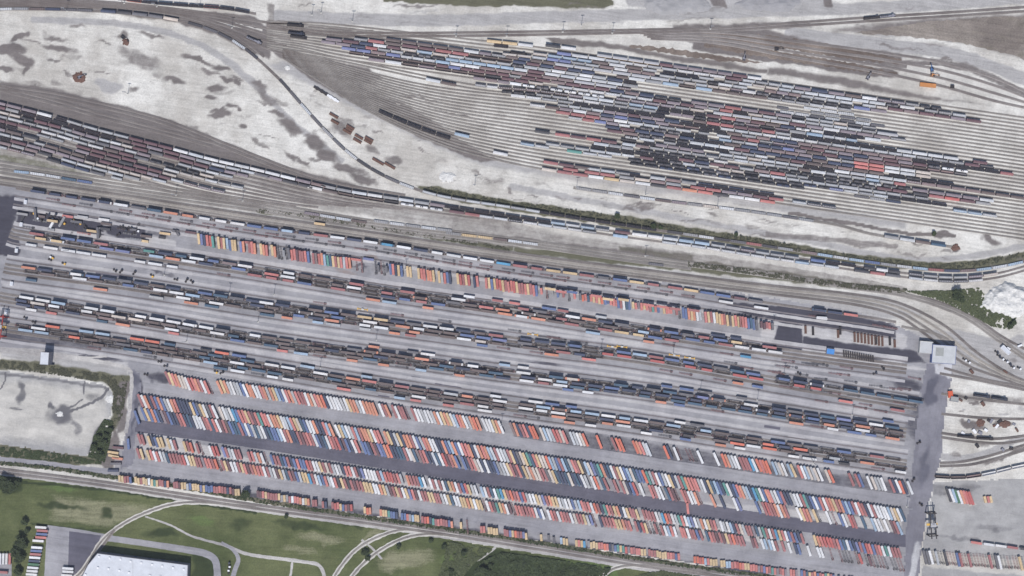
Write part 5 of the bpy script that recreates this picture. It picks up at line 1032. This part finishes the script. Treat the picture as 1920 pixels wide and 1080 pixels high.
# gantry cranes
def gantry(px, py, span, rz, col, label, h=15, lw=8):
    o = empty('gantry_crane', px, py, rz, label=label, cat='gantry crane')
    for s in (-1, 1):
        for t in (-1, 1): m = MB(); m.bar((t * lw / 2, s * span / 2, 1), (t * lw / 2, s * span / 2, h), .45); part(m, 'leg', col, o)
        m = MB(); m.box(-lw / 2 - 1, lw / 2 + 1, s * span / 2 - .5, s * span / 2 + .5, .7, 1.4, 0, True)
        for x in (-lw / 2, lw / 2): m.cyl_y(x, s * span / 2 - .4, s * span / 2 + .4, .7, .7, 10, 1)
        part(m, 'bogie', [col, TYRE], o)
    for t in (-1, 1): m = MB(); m.box(t * 2.6 - .5, t * 2.6 + .5, -span / 2 - 3, span / 2 + 3, h, h + 1.4, 0, True); part(m, 'girder', col, o)
    m = MB()
    for t in (-1, 1): m.box(-lw / 2 - .5, lw / 2 + .5, t * span / 2 - .5, t * span / 2 + .5, h - .9, h - .01, 0, True)
    part(m, 'end_beam', col, o)
    m = MB(); m.box(-3, 3, -2.2, 2.2, h + 1.42, h + 2.6, 0, True); m.box(-1.2, 1.2, -1, 1, h + 2.6, h + 3.6); tr = part(m, 'trolley', STEEL, o)
    m = MB(); m.box(-6.1, 6.1, -1.2, 1.2, h - 5, h - 4.5, 0, True); part(m, 'spreader', YEL, o)
    m = MB(); m.box(3.4, 5.0, -4, -2, h - 2.4, h - .2, 0, True); part(m, 'cab', GLASS, o)
    return o
gantry(7, 612, 22, -8, REDP, 'red gantry crane straddling the tracks at the far left edge')
gantry(1744, 981, 25, 4, DARK, 'black gantry crane standing on the eastern concrete yard by the road', h=13, lw=9)
for k, (x, y) in enumerate(((704, 640), (1155, 652), (1311, 727), (1601, 778), (484, 601), (513, 548), (1427, 750), (455, 384), (333, 362), (308, 514))):
    pass
# masts with flood lights, scattered over the yards
MASTS = [(1090, 48), (585, 28), (602, 24), (661, 40), (435, 52), (375, 12), (294, 12), (233, 6), (126, 20), (950, 68), (855, 68), (1332, 54), (484, 603), (705, 638), (1127, 655), (1262, 662), (1313, 732), (1420, 750), (1598, 778), (514, 552), (308, 516), (1081, 352),
         (1345, 388), (890, 348), (1148, 62), (240, 176), (1055, 60), (455, 376), (330, 366), (1210, 365), (1700, 950), (1470, 700), (852, 702), (600, 690), (350, 640), (1520, 860), (1525, 868), (940, 795), (1210, 480), (1450, 610), (760, 505), (130, 470), (430, 550)]
MAST = {}
for k, (x, y) in enumerate(MASTS):
    if not MAST:
        o = empty('light_mast', x, y)
        m = MB(); m.cyl_z(0, 0, .34, 0, 20, 8, 0, .16); m.box(-.9, .9, -.9, .9, 0, .5, 1); MAST['pole'] = part(m, 'pole', [GREYP, CONCM], o)
        m = MB(); m.bar((-1.6, 0, 19.6), (1.6, 0, 19.6), .1)
        for t in (-1.5, -.5, .5, 1.5): m.box(t - .3, t + .3, -.5, .5, 19.4, 19.9)
        MAST['lamp_head'] = part(m, 'lamp_head', GREYP, o); MAST['root'] = o
    else:
        o = MAST['root'].copy(); COL.objects.link(o); o.location = P(x, y) + (0,)
        for n in ('pole', 'lamp_head'): c_ = MAST[n].copy(); COL.objects.link(c_); c_.parent = o
    yr = sorted(q[1] for q in MASTS).index(y) + 1
    tag(o, f'slim grey light mast, {ordn(yr)} from the top' + (' on white gravel' if y < 400 else ' on the paved yard'), 'light mast', 'light masts over the yards')

# machines and engines
def engine(px, py, rz, label, col=None):
    o = empty('locomotive', px, py, rz, .28, label=label, cat='locomotive'); col = col or NAVY; L_ = 19
    m = MB(); m.box(-L_ / 2, L_ / 2, -1.5, 1.5, 1.1, 1.6, 0, True); part(m, 'frame', DARK, o)
    m = MB(); m.box(-L_ / 2 + .8, L_ / 2 - 5, -.95, .95, 1.62, 4.0, 0, True); m.prism_x([(-.95, 4.0), (.95, 4.0), (.5, 4.3), (-.5, 4.3)][::-1], -L_ / 2 + .8, L_ / 2 - 5, 0)
    for k in range(4): m.box(-L_ / 2 + 2 + k * 2.2, -L_ / 2 + 3.4 + k * 2.2, -.5, .5, 4.3, 4.5, 1)
    part(m, 'engine_hood', [col, DARK], o)
    m = MB(); m.box(L_ / 2 - 4.98, L_ / 2 - 2.2, -1.5, 1.5, 1.62, 4.5, 0, True); cb = part(m, 'cab', col, o); q = mbox(L_ / 2 - 2.22, L_ / 2 - 2.16, -1.2, 1.2, 3.2, 4.1); q.build('window', [GLASS], parent=cb)
    m = MB(); m.box(L_ / 2 - 2.14, L_ / 2 - .5, -.8, .8, 1.62, 3.0, 0, True); part(m, 'nose', col, o)
    for s in (-1, 1):
        m = MB()
        for dx in (-1.6, 0, 1.6): m.cyl_y(s * 6 + dx, -.9, .9, .55, .5, 10)
        m.box(s * 6 - 2.4, s * 6 + 2.4, -1.2, 1.2, .45, .95, 0, True); part(m, 'bogie', DARK, o)
engine(1840, 742, -8, 'dark blue locomotive on the track right of the shed, western of the pair'); engine(1873, 747, -8, 'dark blue locomotive on the track right of the shed, eastern of the pair')
engine(1810, 818, -4, 'black locomotive with a white cab patch right of the service road', DARK); engine(1846, 822, -3, 'black locomotive on the southern curve, right of its twin', DARK)
engine(1634, 34, 5, 'black locomotive on the top main line at the upper right', DARK); engine(1663, 31, 6, 'grey locomotive coupled behind the black one at the upper right', CLADG)
engine(972, 101, -9, 'dark locomotive with a yellow end at the top of the class yard', DARK)
engine(554, 48, -6, 'dark locomotive in the upper throat, upper of the three', DARK); engine(556, 63, -7, 'navy locomotive in the upper throat, middle of the three'); engine(560, 70, -8, 'dark locomotive in the upper throat, lowest of the three', DARK)
engine(1902, 201 + 6, -9, 'black locomotive near the right edge at the end of the top class track', DARK) if False else None
engine(477, 76, -24, 'grey striped locomotive entering the left side of the throat', CLADG)
def excavator(px, py, rz, label, col=ORP):
    o = empty('excavator', px, py, rz, label=label, cat='excavator')
    for s in (-1, 1): m = MB(); m.prism_x([(s * 1.4 - .4, 0), (s * 1.4 + .4, 0), (s * 1.4 + .4, .9), (s * 1.4 - .4, .9)][::1 if s else 1], -2.4, 2.4, 0); part(m, 'track', TYRE, o)
    m = MB(); m.box(-2.4, 1.8, -1.5, 1.5, 1.0, 2.5, 0, True); b = part(m, 'body', col, o); q = mbox(-2.3, -1.2, -1.2, 1.2, 2.5, 2.8); q.build('engine_cover', [DARK], parent=b)
    part(mbox(.2, 1.9, -1.5, -.4, 2.52, 3.6), 'cab', GLASS, o)
    m = MB(); m.bar((1.6, .3, 2.0), (5.0, .3, 4.6), .3); m.bar((5.0, .3, 4.6), (7.2, .3, 2.2), .24); part(m, 'boom', col, o)
    part(mbox(6.7, 7.9, -.4, 1.0, .8, 2.1), 'bucket', DARK, o)
excavator(1748, 141, -5, 'orange excavator with a black bucket on white gravel at the upper right'); excavator(1747, 131, 100, 'blue and grey loader just above the orange excavator', plain_mat('blue_machine_paint', lin(60, 100, 150), .6, .1))
excavator(231, 70, -40, 'dark excavator beside scrap on the oval field near the top left', DARK); excavator(150, 145, 20, 'dark machine inside the round scrap heap on the oval field', CLADG)
excavator(1875, 575, -10, 'dark excavator digging into the white stockpile at the right edge', RUST)
excavator(1456, 92, 0, 'black and white machine on gravel in the upper right strip', DARK)
excavator(1395, 110, 80, 'grey machine beside the top class track right of the fan', CLADG); excavator(1627, 146, 60, 'grey machine with a raised arm on gravel at the upper right', CLADG)
def pit_box(px, py, rz, L_, W_, Hh, name, cat, label, mat, ribs=True):
    m = MB(); m.box(-L_ / 2, L_ / 2, -W_ / 2, W_ / 2, 0, Hh)
    if ribs:
        k = int(L_ / 1.2)
        for j in range(k): m.box(-L_ / 2 + j * L_ / k + .2, -L_ / 2 + j * L_ / k + .5, -W_ / 2 + .15, W_ / 2 - .15, Hh, Hh + .25)
    m.box(-L_ / 2 - .1, L_ / 2 + .1, -W_ / 2 - .1, -W_ / 2, 0, Hh + .15); m.box(-L_ / 2 - .1, L_ / 2 + .1, W_ / 2, W_ / 2 + .1, 0, Hh + .15)
    o = m.build(name, [mat]); o.location = P(px, py) + (.3,); o.rotation_euler = (0, 0, radians(rz)); tag(o, label, cat); return o
pit_box(1739, 160, -6, 18, 4.2, 2.6, 'hopper_wagon', 'wagon', 'orange ribbed wagon standing on white gravel below the excavators', ORP)
pit_box(1785, 163, -4, 4, 3, 2.6, 'steel_skip', 'skip', 'small dark skip right of the orange ribbed wagon', DARK)
pit_box(1781, 739, -85, 7.5, 5.0, 3, 'orange_container', 'container', 'orange container at the edge of the service road', plain_mat('bright_orange_paint', lin(206, 96, 62), .6, .1))
# stacks of old ties, black scrap on the triangle
for k, (x, y, l) in enumerate(((626, 217, 18), (628, 229, 16), (657, 239, 16), (651, 247, 17), (655, 243, 14), (673, 257, 17), (670, 264, 17), (692, 261, 17), (690, 266, 16), (709, 303, 24), (731, 311, 22))):
    pit_box(x, y, -30, l * .6, 2.6, 1.6, 'tie_stack', 'tie stack', f'brown stack of old railway ties, {ordn(k + 1)} going down along the curve', RUST)
for k in range(11): pit_box(591 + k * 4.2, 164 + k * 2.6, -32 + (90 if k % 2 else 0), 3.4, 2.2, 1.5, 'parts_crate', 'crate', f'{"white" if k > 5 else "dark"} crate, {ordn(k + 1)} along the line of crates beside the throat', WHITE if k > 5 else DARK, False)
for k in range(9): pit_box(1602 + k * 6.5, 632 + k * 1.0, -88, 11, 2.0, 1.6, 'steel_rack', 'steel rack', f'rusty rack of crane parts, {ordn(k + 1)} from the left on the pale apron', RUST)
for k, (x, y) in enumerate(((1668, 640), (1677, 644), (1642, 638), (1510, 618), (1524, 621), (1571, 626), (1575, 620))): pit_box(x, y, -88, 9, 2.2, 1.8, 'steel_rack', 'steel rack', f'dark rack on the concrete apron, {ordn(k + 1)} of the scattered ones', RUST if k % 2 else DARK)
for k in range(14): pit_box(1582 + k * 4.2, 663 + k * .75, -86, 7.5, 1.3, 1.2, 'chassis_rack', 'rack', f'black narrow rack on dark asphalt, {ordn(k + 1)} from the left', DARK, False)
rk = random.Random(77)
for k in range(22): x = 1800 + k * 5.3; pit_box(x, rk.choice((648, 700, 752, 794, 806, 838)) + rk.uniform(-6, 6), rk.uniform(-60, 60), rk.uniform(2.5, 6), rk.uniform(1.6, 3), rk.uniform(.8, 2), 'parts_crate', 'crate', f'loose yard clutter right of the service road, {ordn(k + 1)} piece from its west end', (RUST, WHITE, DARK, CLADG)[k % 4], False)
def spreader_bar(px, py, k):
    m = MB(); m.box(-6, 6, -.4, .4, .3, .9, 0, True)
    for s in (-1, 1): m.box(s * 5.6 - .4, s * 5.6 + .4, -1.3, 1.3, .2, 1.0, 0, True)
    m.box(-1.4, 1.4, -1.0, 1.0, .9, 1.8, 1); o = m.build('crane_spreader', [YEL, CONCM]); o.location = P(px, py) + (.1,); o.rotation_euler = (0, 0, radians(-8)); tag(o, f'tan crane spreader lying on the lane, {ordn(k + 1)} from the left', 'spreader')
for k, (x, y) in enumerate(((680, 580), (999, 627), (1148, 650), (1166, 650), (1264, 666), (1293, 671))): spreader_bar(x, y, k)
# dark burnt clutter at the west end of the stack row: frames, cabs, trailers
def tractor(px, py, rz, label, col, name='yard_tractor', group='yard tractors and trucks'):
    o = empty(name, px, py, rz, .1, label=label, cat='truck', group=group)
    m = MB(); m.box(-2.8, 2.6, -.45, .45, .7, 1.0, 0, True); m.box(-2.4, -.8, -1.0, 1.0, 1.0, 1.25, 0); part(m, 'frame', DARK, o)
    m = MB(); m.prism_x([(-1.2, .9), (1.2, .9), (1.2, 2.6), (.95, 3.0), (-.95, 3.0), (-1.2, 2.6)][::-1], .7, 2.6, 0); c_ = part(m, 'cab', col, o); mbox(2.58, 2.66, -1.0, 1.0, 1.9, 2.6).build('windscreen', [GLASS], parent=c_)
    for x in (1.7, -1.7):
        for s in (-1, 1): m = MB(); m.cyl_y(x, s * 1.0 - .2, s * 1.0 + .2, .5, .5, 9); part(m, 'wheel', TYRE, o)
rr = random.Random(9); spots = [(62, 401), (70, 408), (78, 412), (90, 402), (98, 408), (104, 404), (112, 412), (120, 418), (138, 416), (150, 418), (160, 424), (228, 425), (236, 430), (244, 427), (250, 437), (258, 432), (222, 440), (98, 486), (94, 484), (120, 494), (216, 507), (227, 509), (252, 512), (285, 517), (330, 524), (350, 526), (360, 528), (48, 596), (64, 604), (92, 611), (300, 678), (311, 686), (274, 702), (405, 697), (416, 699), (1498, 700), (1505, 716), (1655, 690), (1640, 700), (1722, 830), (1712, 900), (1726, 945)]
seen = {}
for k, (x, y) in enumerate(spots):
    n, m_ = rr.choice((('black', DARK), ('black', DARK), ('white', WHITE), ('yellow', YEL), ('navy', NAVY), ('black', DARK)))
    where = 'on the sooty pavement at the left' if x < 265 and y < 445 else 'on the lane below the second train' if y < 530 and x < 365 else 'beside the left gantry crane' if x < 100 else 'by the side road junction' if x < 420 else 'on the pavement near the service road'
    seen[n, where] = seen.get((n, where), 0) + 1
    tractor(x, y, rr.uniform(-60, 60), f'{n} yard tractor {where}, {ordn(seen[n, where])} {n} one', m_)
for k, (x, y) in enumerate(((1872, 667), (1878, 672), (1886, 677), (1892, 682), (1898, 688), (1910, 690), (1868, 660), (1808, 674), (1815, 678), (430, 1058), (431, 1065), (429, 1072))):
    tractor(x, y, -38 if x > 1000 else 85, f'white pickup {"at the right edge lot" if x > 1000 else "parked near the lower road"}, {ordn(k + 1)} in its cluster', WHITE if k % 3 else NAVY, 'pickup', 'pickups parked at small lots')

# ------------------------------------------------------------------ heaps
def heap(name, px, py, rx, ry, h, mat, label, cat, seed=1, n=64, kind=None):
    xs = np.linspace(-1.15, 1.15, n); X, Y = np.meshgrid(xs * rx, xs * ry); r = np.hypot(X / rx, Y / ry) + (vnoise(X, Y, rx * .35, seed) - .5) * .5 + (vnoise(X, Y, rx * .1, seed + 9) - .5) * .2
    Z = np.minimum(np.maximum(0, 1 - r) * 2.4, 1) ** .8 * h
    Z *= .6 + .5 * vnoise(X, Y, 5.2, seed + 1); Z += (vnoise(X, Y, 1.6, seed + 2) - .5) * (.9 if h > 3 else .4) * (Z > .2); Z -= (Z <= .02) * .3
    i = np.arange(X.size).reshape(X.shape); q = np.stack([i[:-1, :-1], i[:-1, 1:], i[1:, 1:], i[1:, :-1]], -1).reshape(-1, 4)
    q = q[(Z.ravel()[q] > 0).any(1)]
    o = fast_mesh(name, np.c_[X.ravel(), Y.ravel(), Z.ravel()], q, [mat]); o.location = P(px, py) + (.02,)
    if kind: o['kind'] = kind
    else: tag(o, label, cat)
    return o
SALT = plain_mat('white_stone_pile', lin(206, 205, 202), .95, .2, .3)
heap('stockpile', 1892, 560, 34, 20, 7, SALT, 'big lumpy white stone stockpile at the right edge', 'stockpile', 3, 110)
heap('scrap_heap', 149, 145, 8, 6, 1.8, RUST, 'round dark scrap heap in the middle left of the oval field', 'scrap heap', 5); heap('scrap_heap', 236, 79, 4, 4, 1.5, RUST, 'small dark scrap heap near the top of the oval field', 'scrap heap', 6)
heap('scrap_heap', 112, 776, 4, 3.5, .7, SALT, 'white rubble patch at the centre of the dry basin', 'rubble', 7); heap('scrap_heap', 1792, 464, 5, 4, 1.4, RUST, 'rust brown heap at the end of the white gravel siding', 'scrap heap', 8)
heap('scrap_heap', 1838, 793, 5, 5, 1.6, RUST, 'brown heap of scrap right of the service road', 'scrap heap', 9); heap('scrap_heap', 1882, 795, 7, 4, 1.6, RUST, 'longer brown heap of scrap toward the right edge', 'scrap heap', 10)
heap('gravel_heap', 1270, 8, 40, 12, 3, plain_mat('grey_aggregate', lin(152, 151, 152), .95, .1, .1), 'broad grey aggregate heap at the top edge', 'heap', 11, 80); heap('gravel_heap', 1440, 2, 36, 12, 3, plain_mat('grey_aggregate_dark', lin(146, 145, 147), .95, .1, .1), 'darker aggregate heap at the top edge, right of the broad one', 'heap', 12, 80)
heap('gravel_heap', 838, 332, 9, 6, 1.6, SALT, 'round pale gravel heap at the tip of the white triangle', 'heap', 13); heap('gravel_heap', 539, 127, 3, 3, 1.2, SALT, 'tiny white gravel heap left of the throat', 'heap', 14); heap('gravel_heap', 206, 748, 5, 5, .8, SALT, 'white rubble at the corner of the dry basin', 'rubble', 15)

# ------------------------------------------------------------------ trees and brush
def leaf_mat(name, c1, c2):
    m, N, L, Bs = new_mat(name); oi = N.new('ShaderNodeNewGeometry'); tc = N.new('ShaderNodeTexCoord').outputs['Object']
    f = mth(N, L, 'ADD', mth(N, L, 'MULTIPLY', oi.outputs['Random Per Island'], .6), mr(N, L, nz(N, L, tc, .12, 4, .7), .3, .7, 0, .4))
    L.new(mix(N, L, f, c1, c2), Bs.inputs['Base Color']); Bs.inputs['Roughness'].default_value = .8; return m
LEAF = leaf_mat('tree_leaves', lin(36, 46, 30), lin(72, 84, 50)); LEAF2 = leaf_mat('brush_leaves', lin(56, 58, 46), lin(86, 86, 66)); LEAF3 = leaf_mat('bright_brush_leaves', lin(62, 70, 48), lin(92, 99, 66)); BARK = plain_mat('bark', lin(84, 72, 60), .9)
def leaf_quads(C, size, rg, flat=.6):
    n = len(C); a = rg.uniform(0, 2 * pi, n); s = size * rg.uniform(.5, 1.4, n); u = np.c_[np.cos(a), np.sin(a), rg.uniform(-flat, flat, n)] * s[:, None]; v = np.c_[-np.sin(a), np.cos(a), rg.uniform(-flat, flat, n)] * s[:, None] * .8
    V = np.stack([C - u - v, C + u - v, C + u + v, C - u + v], 1).reshape(-1, 3); return V, np.arange(4 * n).reshape(-1, 4)
def tree(px, py, r, label, mat=None, h=None, seed=0):
    rg = np.random.default_rng(seed + 100); h = h or r * 1.7; o = empty('broadleaf_tree', px, py, label=label, cat='tree', group='trees around the yard')
    m = MB(); m.cyl_z(0, 0, .35, 0, h * .6, 8, 0, .14)
    for k in range(5): a = k * 1.3; m.bar((0, 0, h * .35), (cos(a) * r * .55, sin(a) * r * .55, h * .68), .09)
    part(m, 'trunk', BARK, o); C = []
    for k in range(int(7 + r * 2)):
        a = rg.uniform(0, 2 * pi); q = r * math.sqrt(rg.uniform(0, 1)) * .72; c = np.array([cos(a) * q, sin(a) * q, h * rg.uniform(.5, .85)]); C.append(c + rg.normal(0, r * .17, (90, 3)))
    V, Q = leaf_quads(np.concatenate(C), .38, rg); c_ = fast_mesh('crown', V, Q, [mat or LEAF]); c_.parent = o
TREES = [(1157, 405, 3), (1410 / 4 + 1440, 552, 6.5), (1803, 562, 3), (1790, 556, 4), (48, 977, 4), (52, 994, 3), (40, 1012, 6.5), (46, 1020, 5), (32, 1034, 6), (40, 1046, 6), (36, 1070, 5), (8, 900, 6), (18, 906, 6.5), (26, 912, 5), (12, 916, 5), (4, 908, 5), (20, 918, 4.5), (34, 904, 4), (460, 926, 5.5), (200, 815, 3), (208, 806, 3), (188, 850, 4), (178, 838, 4), (196, 830, 4), (186, 820, 3.5), (1750, 438, 2.5),
         (685, 1036, 4), (690, 1046, 3), (905, 1066, 4), (914, 1072, 4.5), (920, 1060, 3), (1150, 418, 2), (1225, 424, 3), (1238, 427, 2.5), (1380, 440, 2.2), (1900, 606, 3), (1892, 612, 3.5), (832, 1024, 3), (870, 1036, 3.5), (846, 1070, 3), (538, 968, 2.5), (748, 1024, 2.5), (808, 1014, 2.5)]
for k, (x, y, r) in enumerate(TREES):
    where = 'at the lower left edge' if x < 60 else 'on the bank by the stockpile' if x > 1780 and y > 500 else 'in the ditch below the class yard' if y < 480 else 'by the dry basin' if x < 215 else 'in the southern meadow'
    tree(x, y, r, f'{"broad" if r > 4.4 else "small"} dark green tree {where}, {ordn(1 + sum(1 for t in TREES if t[1] < y))} from top', seed=k)
def brush(name, poly, n, mat, size=.7, zmax=1.6, label='dense low green brush', clump=7, seed=1, thr=.42):
    rg = np.random.default_rng(seed); xs = [p[0] for p in poly]; ys = [p[1] for p in poly]
    X = rg.uniform(min(xs), max(xs), n * 6); Y = rg.uniform(min(ys), max(ys), n * 6); X += rg.normal(0, 1, X.shape)
    k = inside(X, Y, poly) & (vnoise(X, Y, clump, seed) * .6 + vnoise(X, Y, clump * .35, seed + 5) * .4 > thr); X, Y = X[k][:n], Y[k][:n]
    hgt = vnoise(X, Y, clump, seed) * zmax; C = np.c_[(X - 960) * S, (540 - Y) * S, .2 + hgt * rg.uniform(.3, 1, len(X))]
    V, Q = leaf_quads(C, size, rg); return fast_mesh(name, V, Q, [mat], label=label, cat='brush', kind='stuff')
def strip(pts, w_): a = offset(smooth(pts), -w_ / 2); b = offset(smooth(pts), w_ / 2); return [tuple(p) for p in a] + [tuple(p) for p in b[::-1]]
DITCH = [(800, 354), (860, 366), (960, 382), (1080, 399), (1200, 417), (1300, 436), (1400, 448), (1540, 474), (1660, 492), (1780, 500), (1860, 490), (1940, 472)]
brush('ditch_brush', strip(DITCH, 10), 6500, LEAF2, .75, 1.8, 'dark green brush filling the ditch below the class yard', 6, 2)
brush('hedge_brush', strip([(0, 868), (100, 878), (200, 893), (340, 913), (480, 938), (720, 975), (960, 1010), (1200, 1048), (1440, 1082), (1560, 1098)], 7), 11000, LEAF, .7, 2.4, 'dark hedge between the southern edge row and the main line', 5, 3, .30)
brush('verge_brush', strip([(480, 395), (560, 403), (700, 426), (860, 452), (960, 468)], 6), 2000, LEAF2, .6, .8, 'dry green growth along the storage tracks', 6, 4, .45)
brush('verge_brush', strip([(1290, 495), (1440, 514), (1560, 532), (1700, 546)], 9), 3500, LEAF2, .6, 1.0, 'green growth between the eastern storage tracks', 6, 6, .42)
brush('bank_brush', [(1700, 546), (1780, 545), (1836, 540), (1850, 560), (1880, 590), (1906, 596), (1885, 616), (1860, 612), (1820, 590), (1760, 562)], 5000, LEAF3, .7, 1.0, 'bright green growth on the bank beside the white stockpile', 9, 7, .35)
brush('thicket', [(940, 1036), (1100, 1058), (1145, 1066), (1110, 1110), (860, 1110), (905, 1052)], 14000, LEAF, .85, 2.6, 'dark thicket at the bottom centre, right of the footpath', 11, 8, .36)
brush('thicket', [(840, 1016), (925, 1030), (890, 1054), (860, 1090), (820, 1090), (830, 1060)], 5000, LEAF3, .75, 1.8, 'bright shrubby patch at the bottom centre, left of the footpath', 8, 9, .42)
brush('thicket', [(1190, 1080), (1240, 1070), (1330, 1084), (1380, 1110), (1180, 1110)], 4000, LEAF3, .75, 1.6, 'green patch inside the bottom right spur curve', 8, 10, .3)
brush('basin_brush', [(166, 856), (176, 818), (196, 786), (212, 790), (206, 830), (196, 866)], 3500, LEAF, .6, 1.8, 'blackish brush on the east corner of the dry basin', 6, 12, .3)
brush('basin_brush', [(0, 676), (80, 684), (200, 703), (240, 708), (230, 780), (210, 806), (208, 790), (214, 735), (200, 718), (100, 702), (0, 690)], 6000, LEAF2, .5, .7, 'patchy green growth on the north bank of the dry basin', 7, 13, .48)
brush('bank_growth', [(0, 838), (60, 843), (130, 854), (190, 866), (190, 870), (130, 868), (0, 854)], 3500, LEAF, .55, .8, 'dark grass along the south bank of the dry basin', 8, 14, .4)
print('objects', len(SC.objects))
